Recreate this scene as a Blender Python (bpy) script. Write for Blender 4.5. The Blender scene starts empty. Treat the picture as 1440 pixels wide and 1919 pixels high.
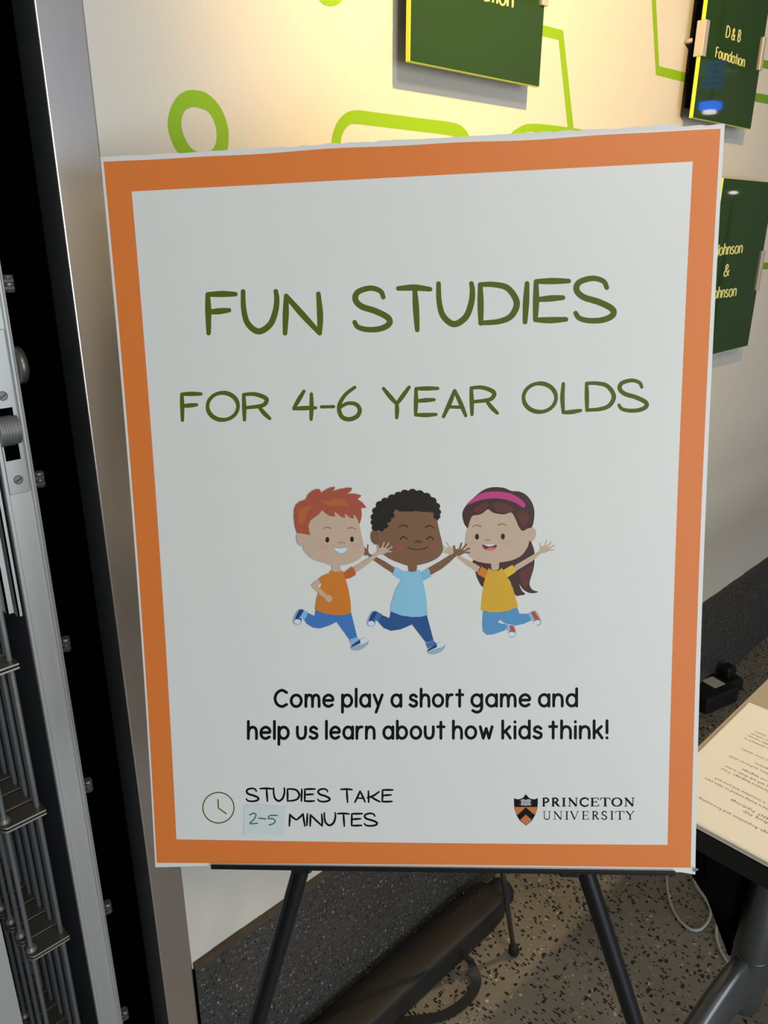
import bpy, bmesh, math, random
from mathutils import Vector, Matrix
from mathutils.geometry import tessellate_polygon
random.seed(7)
C = bpy.context.scene.collection

# ------------------------------------------------------------------ camera
H = 1.42                                   # camera height above the floor
F_PX, PITCH, ROLL, YAW = 1454.2, math.radians(20.435), math.radians(0.218), math.radians(44.198)
fw = Vector((math.sin(YAW)*math.cos(PITCH), math.cos(YAW)*math.cos(PITCH), -math.sin(PITCH)))
r0 = Vector((math.cos(YAW), -math.sin(YAW), 0)); u0 = r0.cross(fw)
RT = r0*math.cos(ROLL)+u0*math.sin(ROLL); UP = -r0*math.sin(ROLL)+u0*math.cos(ROLL)
cd = bpy.data.cameras.new('camera'); cam = bpy.data.objects.new('camera', cd); C.objects.link(cam)
cam.matrix_world = Matrix(((RT.x, UP.x, -fw.x, 0), (RT.y, UP.y, -fw.y, 0), (RT.z, UP.z, -fw.z, H), (0, 0, 0, 1)))
cd.sensor_fit = 'HORIZONTAL'; cd.sensor_width = 36; cd.lens = F_PX/1440*36; cd.clip_start = .02
bpy.context.scene.camera = cam
CO = Vector((0, 0, H))

# ------------------------------------------------------------------ world, lights, exposure
sc = bpy.context.scene
sc.view_settings.view_transform = 'Standard'; sc.view_settings.look = 'None'
sc.view_settings.gamma = 1; sc.view_settings.exposure = 0.0; sc.view_settings.use_curve_mapping = False
wd = bpy.data.worlds.new('world'); sc.world = wd; wd.use_nodes = True
wd.node_tree.nodes['Background'].inputs[0].default_value = (.78, .88, 1, 1)
wd.node_tree.nodes['Background'].inputs[1].default_value = .20
def light(name, kind, loc, target, energy, color, **kw):
    l = bpy.data.lights.new(name, kind); l.energy = energy; l.color = color
    for k, v in kw.items(): setattr(l, k, v)
    o = bpy.data.objects.new(name, l); C.objects.link(o); o.location = loc
    o.rotation_euler = (Vector(target)-Vector(loc)).to_track_quat('-Z', 'Y').to_euler()
    return o
K = H/1.5
W = .87*K                                  # y of the back wall
def A(x, y, z): return Vector((x*K, y*K, H+z*K))
light('wall_spot_lamp', 'SPOT', A(.69, .055, .75), A(1.20, .87, .40), 86, (1, .61, .18), spot_size=math.radians(94), spot_blend=1.0, shadow_soft_size=.018)
light('table_spot_lamp', 'SPOT', (2.0, -.35, 2.6), (1.30, .14, .74), 90, (1, .79, .48), spot_size=math.radians(38), spot_blend=.6, shadow_soft_size=.03)
light('window_light', 'AREA', (-.1, -3.4, 1.15), (.5, .5, .85), 80, (.86, .94, 1), shape='RECTANGLE', size=2.6, size_y=1.9)
light('ceiling_panel_light', 'AREA', (-.1, -1.1, 2.5), (.45, .55, .7), 13, (1, .90, .76), shape='RECTANGLE', size=.26, size_y=.26)

# ------------------------------------------------------------------ helpers
def ray(px, py): return fw + RT*((px-720)/F_PX) - UP*((py-959.5)/F_PX)
def onY(px, py, Y): r = ray(px, py); return CO + r*(Y/r.y)
def onX(px, py, X): r = ray(px, py); return CO + r*(X/r.x)
def onZ(px, py, Z): r = ray(px, py); return CO + r*((Z-H)/r.z)

def lin(c): c /= 255; return c/12.92 if c < .04045 else ((c+.055)/1.055)**2.4
def mat(name, rgb, rough=.6, metal=0, spec=.5, ratio=None, **kw):
    m = bpy.data.materials.new(name); m.use_nodes = True; b = m.node_tree.nodes['Principled BSDF']
    if ratio is not None: rgb = [min(1, lin(v)*ratio) for v in rgb]
    b.inputs['Base Color'].default_value = (*rgb, 1); b.inputs['Roughness'].default_value = rough
    b.inputs['Metallic'].default_value = metal; b.inputs['Specular IOR Level'].default_value = spec
    for k, v in kw.items(): b.inputs[k].default_value = v
    return m
def N(m): return m.node_tree.nodes, m.node_tree.links, m.node_tree.nodes['Principled BSDF']
def grain(m, scale=(1, 1, 1), amount=.08, ns=40, bump=0, rough_amt=0):
    """fine variation of tone (and relief) over the surface"""
    n, l, b = N(m); tc = n.new('ShaderNodeTexCoord'); mp = n.new('ShaderNodeMapping'); mp.inputs['Scale'].default_value = scale
    no = n.new('ShaderNodeTexNoise'); no.inputs['Scale'].default_value = ns; no.inputs['Detail'].default_value = 4
    l.new(tc.outputs['Object'], mp.inputs[0]); l.new(mp.outputs[0], no.inputs[0])
    c = b.inputs['Base Color'].default_value[:]
    mx = n.new('ShaderNodeMix'); mx.data_type = 'RGBA'
    mx.inputs[6].default_value = (*[v*(1-amount) for v in c[:3]], 1); mx.inputs[7].default_value = (*[min(1, v*(1+amount)) for v in c[:3]], 1)
    l.new(no.outputs[0], mx.inputs[0]); l.new(mx.outputs[2], b.inputs['Base Color'])
    if bump:
        bp = n.new('ShaderNodeBump'); bp.inputs['Strength'].default_value = bump; bp.inputs['Distance'].default_value = .002
        l.new(no.outputs[0], bp.inputs['Height']); l.new(bp.outputs[0], b.inputs['Normal'])
    return m

def link(name, me, m, parent=None, smooth=False):
    if m is not None and len(me.materials) == 0:
        for x in (m if isinstance(m, (list, tuple)) else [m]): me.materials.append(x)
    o = bpy.data.objects.new(name, me); C.objects.link(o)
    if parent is not None:
        o.parent = parent; o.matrix_parent_inverse = Matrix.Translation(-parent.location) if parent.type == 'EMPTY' else parent.matrix_world.inverted()
    if smooth:
        for p in me.polygons: p.use_smooth = True
    return o
def from_bm(name, bm, m, parent=None, smooth=False):
    me = bpy.data.meshes.new(name); bm.to_mesh(me); bm.free(); return link(name, me, m, parent, smooth)
def from_py(name, v, f, m, parent=None, smooth=False, mi=None):
    me = bpy.data.meshes.new(name); me.from_pydata([tuple(x) for x in v], [], f); me.update()
    o = link(name, me, m, parent, smooth)
    if mi:
        for p, i in zip(me.polygons, mi): p.material_index = i
    return o
def tag(o, label=None, cat=None, group=None, kind=None):
    if label: o['label'] = label
    if cat: o['category'] = cat
    if group: o['group'] = group
    if kind: o['kind'] = kind
    return o
def thing(name, loc, label, cat, group=None):
    o = bpy.data.objects.new(name, None); C.objects.link(o); o.location = loc; o.empty_display_size = .05
    return tag(o, label, cat, group)
def add_box(bm, lo, hi, bev=0, seg=1, axes=None):
    lo = Vector(lo); hi = Vector(hi); c = (lo+hi)/2; s = hi-lo
    g = bmesh.ops.create_cube(bm, size=1)['verts']
    for v in g: v.co = Vector((c.x+v.co.x*s.x, c.y+v.co.y*s.y, c.z+v.co.z*s.z))
    if axes is not None:
        for v in g: v.co = axes @ v.co
    if bev:
        e = list({e for v in g for e in v.link_edges})
        bmesh.ops.bevel(bm, geom=e, offset=bev, segments=seg, affect='EDGES', profile=.5)
def box(name, lo, hi, m, parent=None, bev=0, seg=1, axes=None):
    bm = bmesh.new(); add_box(bm, [min(a, b) for a, b in zip(lo, hi)], [max(a, b) for a, b in zip(lo, hi)], bev, seg, axes)
    return from_bm(name, bm, m, parent)
def add_tube(bm, pts, r, seg=12, flat=None, cap=True):
    pts = [Vector(p) for p in pts]; rings = []
    rs = r if isinstance(r, (list, tuple)) else [r]*len(pts); up = None
    for i, p in enumerate(pts):
        t = (pts[min(i+1, len(pts)-1)]-pts[max(i-1, 0)]).normalized()
        if up is None: up = Vector((0, 0, 1)) if abs(t.z) < .9 else Vector((0, 1, 0))
        s = t.cross(up).normalized(); up = s.cross(t).normalized()
        a, b = (rs[i], rs[i]) if flat is None else (rs[i]*flat[0], rs[i]*flat[1])
        rings.append([bm.verts.new(p+s*a*math.cos(k*2*math.pi/seg)+up*b*math.sin(k*2*math.pi/seg)) for k in range(seg)])
    for a, b in zip(rings, rings[1:]):
        for k in range(seg): bm.faces.new((a[k], a[(k+1) % seg], b[(k+1) % seg], b[k]))
    if cap: bm.faces.new(rings[0][::-1]); bm.faces.new(rings[-1])
def tube(name, pts, r, m, parent=None, seg=12, flat=None):
    bm = bmesh.new(); add_tube(bm, pts, r, seg, flat); bmesh.ops.recalc_face_normals(bm, faces=bm.faces); o = from_bm(name, bm, m, parent)
    for p in o.data.polygons: p.use_smooth = len(p.vertices) == 4
    return o
def catmull(P, n=8, closed=False):
    P = [Vector((*p, 0)) if len(p) == 2 else Vector(p) for p in P]
    if len(P) < 3 and not closed: return P
    out = []; L = len(P)
    for i in range(L if closed else L-1):
        if closed: a, b, c, d = P[i-1], P[i], P[(i+1) % L], P[(i+2) % L]
        else: a, b, c, d = P[max(i-1, 0)], P[i], P[i+1], P[min(i+2, L-1)]
        for k in range(n):
            t = k/n
            out.append(.5*((2*b)+(c-a)*t+(2*a-5*b+4*c-d)*t*t+(3*b-a-3*c+d)*t**3))
    if not closed: out.append(P[-1])
    return out
def prism(name, poly, axis, a, b, m, parent=None, bev=0):
    """poly of 2-D points extruded along an axis: 'x','y','z'"""
    bm = bmesh.new()
    def mk(p, t): return {'x': (t, p[0], p[1]), 'y': (p[0], t, p[1]), 'z': (p[0], p[1], t)}[axis]
    v1 = [bm.verts.new(mk(p, a)) for p in poly]; v2 = [bm.verts.new(mk(p, b)) for p in poly]
    bm.faces.new(v1); bm.faces.new(v2[::-1]); n = len(poly)
    for i in range(n): bm.faces.new((v1[i], v2[i], v2[(i+1) % n], v1[(i+1) % n]))
    bmesh.ops.recalc_face_normals(bm, faces=bm.faces)
    if bev: bmesh.ops.bevel(bm, geom=list(bm.edges), offset=bev, segments=2, affect='EDGES')
    return from_bm(name, bm, m, parent)

# flat print: ribbons and filled outlines in 2-D, laid on a surface by a mapping function
class Print:
    def __init__(s): s.v = []; s.f = []; s.m = []; s.layer = 0
    def ribbon(s, pts, w, mi=0, closed=False, butt=False, straight=False):
        """pts: 2-D centre line, w: width or list of widths"""
        n0 = len(pts); ws = w if isinstance(w, (list, tuple)) else [w]*n0
        P3 = [(p[0], p[1], q) for p, q in zip(pts, ws)]
        if straight or (n0 < 3 and not closed):
            P = []
            for a, b in zip(P3, P3[1:]+([P3[0]] if closed else [])):
                for k in range(4): P.append(Vector(a).lerp(Vector(b), k/4))
            if not closed: P.append(Vector(P3[-1]))
        else: P = catmull(P3, 7, closed)
        L = len(P); s.layer += 1; base = s.layer; idx = []
        for i, p in enumerate(P):
            if closed: t = P[(i+1) % L]-P[i-1]
            else: t = P[min(i+1, L-1)]-P[max(i-1, 0)]
            t = Vector((t.x, t.y)).normalized(); nn = Vector((-t.y, t.x))*p.z/2; c = Vector((p.x, p.y)); h = base+.5*i/L
            s.v.append((c.x+nn.x, c.y+nn.y, h)); s.v.append((c.x-nn.x, c.y-nn.y, h)); idx.append((len(s.v)-2, len(s.v)-1, c, t, p.z/2, h))
        for a, b in zip(idx, idx[1:]+([idx[0]] if closed else [])):
            s.f.append((a[0], a[1], b[1], b[0])); s.m.append(mi)
        if not closed and not butt:
            for e, sg in ((idx[0], -1), (idx[-1], 1)):
                c, t, r, h = e[2:]; nn = Vector((-t.y, t.x)); ring = []
                for k in range(9):
                    a = math.pi*k/8; q = c+nn*r*math.cos(a)+t*sg*r*math.sin(a)
                    s.v.append((q.x, q.y, h)); ring.append(len(s.v)-1)
                s.f.append(tuple(ring)); s.m.append(mi)
    def fill(s, pts, mi=0, smooth=True, n=4, cut=None):
        s.layer += 1; P = [(p.x, p.y) for p in catmull(pts, n, True)] if smooth else [tuple(p) for p in pts]
        bm = bmesh.new(); vs = [bm.verts.new((p[0], p[1], 0)) for p in P]
        for t in tessellate_polygon([[Vector((*p, 0)) for p in P]]):
            try: bm.faces.new([vs[i] for i in t])
            except ValueError: pass
        if cut:
            lo = min(p[1] for p in P); hi = max(p[1] for p in P); y = math.ceil(lo/cut)*cut
            while y < hi:
                bmesh.ops.bisect_plane(bm, geom=list(bm.verts)+list(bm.edges)+list(bm.faces), plane_co=(0, y, 0), plane_no=(0, 1, 0)); y += cut
        bm.verts.index_update(); o = len(s.v)
        for v in bm.verts: s.v.append((v.co.x, v.co.y, s.layer))
        for f in bm.faces: s.f.append(tuple(o+v.index for v in f.verts)); s.m.append(mi)
        bm.free()
    def ellipse(s, c, rx, ry, mi=0, rot=0, n=24, cut=None):
        s.fill([(c[0]+rx*math.cos(a)*math.cos(rot)-ry*math.sin(a)*math.sin(rot), c[1]+rx*math.cos(a)*math.sin(rot)+ry*math.sin(a)*math.cos(rot))
                for a in [k*2*math.pi/n for k in range(n)]], mi, False, cut=cut)
    def build(s, name, mapping, mats, parent=None, base=.00004, step=.000012):
        v = [mapping(x, y, base+step*h) for x, y, h in s.v]
        o = from_py(name, v, s.f, mats, parent, mi=s.m)
        return o
def crop(pts, ox, oy, sc): return [(ox+p[0]/sc, oy+p[1]/sc) for p in pts]

# ------------------------------------------------------------------ materials
m_wall = mat('warm_white_wall_paint', (.67, .64, .575), .55); grain(m_wall, amount=.02, ns=260, bump=.16)
m_ceil = mat('ceiling_paint', (.7, .7, .68), .8)
m_green = mat('green_wall_paint', (.25, .47, .012), .5); m_green2 = mat('darker_green_wall_paint', (.16, .34, .012), .5)
m_dark = mat('black_gaps_and_backing', (.0015, .0015, .0015), .9, spec=0)
m_orange = mat('orange_print', (212, 118, 52), .5, ratio=1.24)
m_white = mat('white_print_paper', (.80, .825, .815), .42); m_foam = mat('foam_board_core', (.80, .81, .80), .8)
grain(m_white, amount=.012, ns=30)
m_olive = mat('olive_ink', (.095, .142, .010), .55, spec=.3); m_ink = mat('black_ink', (.004, .004, .004), .6, spec=.2)
m_easel = mat('black_powder_coated_metal', (.012, .014, .018), .32, .3)
m_rearleg = mat('dark_grey_tube', (.05, .05, .048), .4, .5)
m_rubber = mat('black_rubber', (.012, .012, .012), .7)
m_alu = mat('brushed_aluminium', (.56, .575, .58), .38, .85)
m_alu2 = mat('satin_aluminium_post', (.60, .62, .62), .42, .55); grain(m_alu2, (1, 1, .02), .05, 120)
m_alud = mat('darkened_aluminium', (.055, .062, .068), .5, .4)
m_rod = mat('steel_rod', (.72, .77, .8), .3, .8); m_plate = mat('weathered_steel_plate', (.12, .11, .09), .45, .7)
m_edge = mat('bright_plate_edge', (.6, .6, .56), .4, .8)
m_hook = mat('grey_laminated_steel', (.22, .23, .23), .45, .6); grain(m_hook, (60, 1, 1), .35, 40)
m_knob = mat('bronze_grey_knob', (.16, .15, .13), .35, .7)
m_col = mat('brushed_steel_column', (.76, .71, .695), .30, .93); grain(m_col, (1, 1, .01), .03, 200)
m_strip = mat('brown_trim_strip', (.07, .048, .03), .7); grain(m_strip, amount=.6, ns=50, bump=.6)
m_glassface = mat('green_glass_face', (.024, .062, .018), .03, spec=.6)
m_glassedge = mat('yellow_green_glass_edge', (.75, .82, .05), .25)
m_yellow = mat('pale_yellow_lettering', (.80, .78, .28), .5)
m_clip = mat('satin_clip_metal', (.62, .58, .55), .4, .35)
m_cloth = mat('black_cloth', (.001, .001, .001), .9, spec=.05)
m_top = mat('beige_laminate_tabletop', (.40, .35, .26), .5); grain(m_top, amount=.06, ns=300)
m_tedge = mat('black_table_edge', (.008, .008, .008), .55)
m_leg = mat('dark_grey_table_leg', (.12, .125, .125), .3, .5)
m_paper = mat('white_copy_paper', (.80, .77, .70), .8)
m_text = mat('grey_toner', (.12, .1, .08), .8)
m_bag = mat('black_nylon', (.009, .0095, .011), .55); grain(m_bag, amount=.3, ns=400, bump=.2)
m_bagtop = mat('black_nylon_brown_sheen', (.024, .019, .013), .42)
m_cable = mat('white_cable_jacket', (.55, .55, .53), .5)
m_plastic = mat('black_plastic', (.008, .008, .008), .35)

def terrazzo(name, base, layers, rough, bump=0):
    """layers: (scale, threshold on the chip distance, share of chips kept, colour, stretch)"""
    m = mat(name, base, rough); n, l, b = N(m); tc = n.new('ShaderNodeTexCoord')
    nz = n.new('ShaderNodeTexNoise'); nz.inputs['Scale'].default_value = 9; nz.inputs['Detail'].default_value = 5
    l.new(tc.outputs['Object'], nz.inputs[0])
    mx = n.new('ShaderNodeMix'); mx.data_type = 'RGBA'; l.new(nz.outputs[0], mx.inputs[0])
    mx.inputs[6].default_value = (*[c*.78 for c in base], 1); mx.inputs[7].default_value = (*[c*1.2 for c in base], 1)
    col = mx.outputs[2]
    for i, (s, th, keep, c, st) in enumerate(layers):
        wn = n.new('ShaderNodeTexNoise'); wn.inputs['Scale'].default_value = s*.9; wn.inputs['Detail'].default_value = 2
        mp = n.new('ShaderNodeMapping'); mp.inputs['Location'].default_value = (i*3.7, i*1.3, i*.9); mp.inputs['Scale'].default_value = (st, 1, 1.1)
        mp.inputs['Rotation'].default_value = (0.3, 0.2, i*1.1+.4)
        l.new(tc.outputs['Object'], mp.inputs[0]); l.new(mp.outputs[0], wn.inputs[0])
        ad = n.new('ShaderNodeMix'); ad.data_type = 'RGBA'; ad.blend_type = 'LINEAR_LIGHT'; ad.inputs[0].default_value = .35/s
        l.new(mp.outputs[0], ad.inputs[6]); l.new(wn.outputs[1], ad.inputs[7])
        vo = n.new('ShaderNodeTexVoronoi'); vo.inputs['Scale'].default_value = s; l.new(ad.outputs[2], vo.inputs[0])
        ls = n.new('ShaderNodeMath'); ls.operation = 'LESS_THAN'; l.new(vo.outputs['Distance'], ls.inputs[0])
        sp = n.new('ShaderNodeSeparateColor'); l.new(vo.outputs['Color'], sp.inputs[0])
        mr = n.new('ShaderNodeMath'); mr.operation = 'MULTIPLY_ADD'; mr.inputs[1].default_value = th*.7; mr.inputs[2].default_value = th*.55
        l.new(sp.outputs[1], mr.inputs[0]); l.new(mr.outputs[0], ls.inputs[1])
        kp = n.new('ShaderNodeMath'); kp.operation = 'LESS_THAN'; kp.inputs[1].default_value = keep; l.new(sp.outputs[0], kp.inputs[0])
        mu = n.new('ShaderNodeMath'); mu.operation = 'MULTIPLY'; l.new(ls.outputs[0], mu.inputs[0]); l.new(kp.outputs[0], mu.inputs[1])
        m2 = n.new('ShaderNodeMix'); m2.data_type = 'RGBA'; l.new(mu.outputs[0], m2.inputs[0]); l.new(col, m2.inputs[6]); m2.inputs[7].default_value = (*c, 1)
        col = m2.outputs[2]
    l.new(col, b.inputs['Base Color'])
    return m
m_floor = terrazzo('grey_terrazzo_floor', (.25, .215, .165), [(110, .3, .3, (.36, .31, .23), 1), (95, .30, .10, (.56, .5, .4), 1), (88, .40, .34, (.012, .011, .012), 2.0), (125, .38, .26, (.014, .013, .013), .6)], .42)
m_base = terrazzo('dark_terrazzo_base', (.052, .051, .052), [(190, .4, .32, (.008, .008, .009), 1.3), (190, .38, .30, (.13, .125, .12), 1), (120, .32, .12, (.28, .26, .24), 1.6)], .45)

# ------------------------------------------------------------------ setting
def struct(o): o['kind'] = 'structure'; return o
XR = 9.0
XC0, XC1 = .3675*K, .4185*K                   # steel column, front corners
struct(box('floor', (-4, -6, -.1), (XR, W+2.2, 0), m_floor))
struct(box('ceiling', (-4, -2.4, 2.9), (XR, W+2.2, 3.0), m_ceil))
wall = struct(box('wall_back', (XC1, W, .0), (XR, W+.12, 2.9), m_wall))
struct(box('wall_right', (XR, -6, 0), (XR+.1, W+.12, 2.9), m_wall))
struct(box('added_light_block', (-1.75, -1.0, 0), (-1.65, W+1.5, 2.9), mat('dark_grey_light_block', (.05, .05, .05), .8)))  # added out of view to darken the column's left face
# terrazzo base under the plaster, brown strip along its top
zb = H-1.117*K
bb = struct(box('baseboard_back', (XC1+.0015, W-.006, 0), (XR, W+.02, zb-.011), m_base))
bm = bmesh.new()
struct(box('trim_3', (XC1-.0005, W-.0055, 0), (XC1+.0014, W+.004, zb-.012), m_dark))
x = XC1+.0015
rnd = random.Random(3)
while x < 5.5:
    x2 = x+rnd.uniform(.025, .07); add_box(bm, (x, W-.0065-rnd.uniform(0, .0012), zb-.012-rnd.uniform(0, .0015)), (x2, W+.01, zb+rnd.uniform(-.001, .0012))); x = x2
o = from_bm('edging_strip', bm, m_strip, bb); o['label'] = 'rough brown edging strip along the top'
# dark space behind the gate; its darkness is put into black surfaces
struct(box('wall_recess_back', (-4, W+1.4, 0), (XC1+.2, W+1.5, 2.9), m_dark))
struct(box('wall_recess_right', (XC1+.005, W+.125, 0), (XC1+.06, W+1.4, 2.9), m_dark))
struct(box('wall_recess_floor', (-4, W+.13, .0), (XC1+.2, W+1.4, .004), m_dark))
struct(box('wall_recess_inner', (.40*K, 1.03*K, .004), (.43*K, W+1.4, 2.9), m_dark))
# steel column that ends the wall
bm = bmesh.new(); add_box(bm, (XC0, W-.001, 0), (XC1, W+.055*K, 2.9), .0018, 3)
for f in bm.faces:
    if f.normal.x < -.95: f.material_index = 1  # shade of the left face is put into a darker steel colour
col = struct(from_bm('trim_1', bm, [m_col, mat('shaded_steel_side', (.028, .032, .034), .45, .3)])); col['label'] = 'brushed steel column at the end of the wall'
struct(box('trim_2', (XC1-.002, W+.004, 0), (XC1+.006, W+.05, 2.9), m_dark))

# green painted shapes on the wall
def onwall(x, y, off): return onY(x, y, W-off)
def decal(fn, name='painted_green_outline', m=m_green):
    p = Print(); fn(p); return p.build(name, onwall, [m], wall, .00025, .00001)
def f1(p):
    out = [(720, 337), (780, 352), (828, 405), (853, 470), (858, 520), (850, 572), (828, 612), (785, 632), (735, 625), (685, 592), (648, 540), (629, 470), (640, 405), (672, 355)]
    inn = [(735, 402), (782, 420), (808, 470), (811, 530), (790, 566), (755, 574), (715, 552), (688, 505), (680, 460), (690, 420), (712, 404)]
    a = catmull(crop(out, 0, 0, 2), 6, True); b = catmull(crop(inn, 0, 0, 2), 6, True); n = 60
    def rs(P, c=Vector((373, 242, 0))):
        ang = sorted((math.atan2(q.y-c.y, q.x-c.x), q) for q in P); o = []
        for k in range(n):
            t = -math.pi+2*math.pi*k/n; q = min(ang, key=lambda e: abs((e[0]-t+math.pi) % (2*math.pi)-math.pi))[1]; o.append(q)
        return o
    A_, B_ = rs(a), rs(b); o = len(p.v)
    for q in A_+B_: p.v.append((q.x, q.y, 1))
    for k in range(n): p.f.append((o+k, o+(k+1) % n, o+n+(k+1) % n, o+n+k)); p.m.append(0)
decal(f1, 'painted_green_ring')
def f2(p): p.ellipse((620, -14), 26, 26)
decal(f2, 'painted_green_dot')
def f3(p): p.ribbon([(640, 470), (631, 330), (630, 275), (634, 248), (646, 228), (664, 219.5), (700, 223), (780, 233), (842, 241), (862, 249), (874, 266), (880, 300), (887, 440)], [16, 17, 17.5, 18, 21, 25.5, 26, 25, 25, 24, 18, 16, 15])
decal(f3)
def f4(p):
    p.ribbon([(950, 300), (962, 262), (976, 247), (993, 239.5), (1030, 243), (1095, 251)], [20, 20, 17, 15, 18, 16])
    p.fill([(1015, 46), (1056, 57), (1076, 244), (1078, 260), (1067, 260), (1065, 244), (1047.5, 75), (1015, 67)], 0, False)
decal(f4)
def f5(p):
    p.fill([(1220, -30), (1222, 0), (1230, 140.5), (1300, 158), (1300, 139.5), (1236, 124), (1230, 0), (1229, -30)], 0, False)
decal(f5)
def f6(p):
    p.fill([(1300, 91), (1450, 115), (1450, 131), (1300, 105)], 0, False); p.fill([(1300, 152), (1450, 180), (1450, 197), (1300, 168)], 0, False)
    p.fill([(1410, 492), (1450, 492), (1450, 504.5), (1410, 504.5)], 0, False)
decal(f6, m=m_green2)

# ------------------------------------------------------------------ stroke alphabets
def circ(cx, cy, rx, ry, n=12): return [(cx+rx*math.cos(k*2*math.pi/n), cy+ry*math.sin(k*2*math.pi/n)) for k in range(n)]
BOWL = ('o', circ(.43, .5, .43, .5))
# y up, x-height 1.  entries: ('c' curve | 'l' straight | 'o' closed, points)
LOW = {
 'a': (.86, [BOWL, ('l', [(.86, 1), (.86, 0)])]),
 'b': (.88, [('l', [(0, 1.5), (0, 0)]), ('o', circ(.45, .5, .43, .5))]),
 'c': (.75, [('c', [(.75, .85), (.45, 1), (.1, .8), (0, .5), (.1, .2), (.45, 0), (.75, .15)])]),
 'd': (.86, [BOWL, ('l', [(.86, 1.5), (.86, 0)])]),
 'e': (.84, [('c', [(.05, .52), (.45, .53), (.82, .55), (.76, .85), (.43, 1), (.1, .82), (0, .5), (.1, .16), (.43, 0), (.78, .14)])]),
 'g': (.86, [BOWL, ('c', [(.86, 1), (.86, .4), (.86, -.1), (.72, -.42), (.4, -.52), (.08, -.38)])]),
 'h': (.76, [('l', [(0, 1.5), (0, 0)]), ('c', [(0, .5), (.12, .86), (.4, 1), (.68, .86), (.76, .5), (.76, 0)])]),
 'i': (.0, [('l', [(0, 1), (0, 0)]), ('l', [(0, 1.4), (0, 1.42)])]),
 'k': (.68, [('l', [(0, 1.5), (0, 0)]), ('l', [(.62, 1), (.04, .42)]), ('l', [(.26, .6), (.68, 0)])]),
 'l': (.0, [('l', [(0, 1.5), (0, 0)])]),
 'm': (1.2, [('l', [(0, 1), (0, 0)]), ('c', [(0, .5), (.1, .88), (.34, 1), (.54, .86), (.6, .5), (.6, 0)]), ('c', [(.6, .5), (.7, .88), (.94, 1), (1.14, .86), (1.2, .5), (1.2, 0)])]),
 'n': (.76, [('l', [(0, 1), (0, 0)]), ('c', [(0, .5), (.12, .86), (.4, 1), (.68, .86), (.76, .5), (.76, 0)])]),
 'o': (.92, [('o', circ(.46, .5, .46, .5))]),
 'p': (.88, [('l', [(0, 1), (0, -.5)]), ('o', circ(.45, .5, .43, .5))]),
 'r': (.5, [('l', [(0, 1), (0, 0)]), ('c', [(0, .5), (.1, .82), (.28, .98), (.5, 1)])]),
 's': (.66, [('c', [(.62, .84), (.36, 1), (.08, .88), (.08, .64), (.34, .52), (.62, .38), (.6, .1), (.3, 0), (0, .14)])]),
 't': (.6, [('l', [(.3, 1.4), (.3, 0)]), ('l', [(0, 1), (.6, 1)])]),
 'u': (.76, [('c', [(0, 1), (0, .45), (.1, .1), (.36, 0), (.64, .1), (.76, .45), (.76, 1)])]),
 'w': (1.1, [('l', [(0, 1), (.28, 0)]), ('l', [(.28, 0), (.55, .85)]), ('l', [(.55, .85), (.82, 0)]), ('l', [(.82, 0), (1.1, 1)])]),
 'y': (.78, [('l', [(0, 1), (.4, .08)]), ('l', [(.78, 1), (.2, -.5)])]),
 '!': (.0, [('l', [(0, 1.5), (0, .45)]), ('l', [(0, .02), (0, 0)])]),
 'C': (1.05, [('c', [(1.05, 1.22), (.62, 1.42), (.18, 1.18), (0, .7), (.18, .22), (.62, 0), (1.05, .18)])]),
 'D': (.95, [('l', [(0, 1.42), (0, 0)]), ('c', [(0, 1.42), (.45, 1.4), (.85, 1.1), (.95, .7), (.85, .3), (.45, .02), (0, 0)])]),
 'B': (.8, [('l', [(0, 1.42), (0, 0)]), ('c', [(0, 1.42), (.45, 1.42), (.7, 1.1), (.45, .78), (0, .76)]), ('c', [(0, .76), (.5, .74), (.8, .4), (.5, .02), (0, 0)])]),
 'F': (.72, [('l', [(0, 1.42), (0, 0)]), ('l', [(0, 1.42), (.72, 1.42)]), ('l', [(0, .74), (.62, .74)])]),
 'J': (.4, [('c', [(.4, 1.42), (.4, .8), (.4, .1), (.22, -.2), (-.1, -.22)])]),
 '&': (1.05, [('c', [(1.05, 0), (.6, .5), (.22, .95), (.22, 1.25), (.42, 1.42), (.64, 1.25), (.58, .98), (.2, .7), (0, .38), (.1, .08), (.4, 0), (.75, .18), (.98, .72)])]),
}
def word(p, txt, x0, x1, base, xh, w, gap=.42, mi=0, butt=False, slope=0):
    """stroke letters fitted between x0 and x1; base = y of the baseline (image y down)"""
    tot = sum(LOW[c][0] for c in txt)+gap*(len(txt)-1); sx = (x1-x0)/tot; x = x0
    for c in txt:
        adv, ss = LOW[c]
        for kind, pts in ss:
            q = [(x+a*sx, base+slope*(x+a*sx-x0)-b*xh) for a, b in pts]
            p.ribbon(q, w, mi, closed=kind == 'o', straight=kind == 'l', butt=butt)
        x += (adv+gap)*sx
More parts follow.
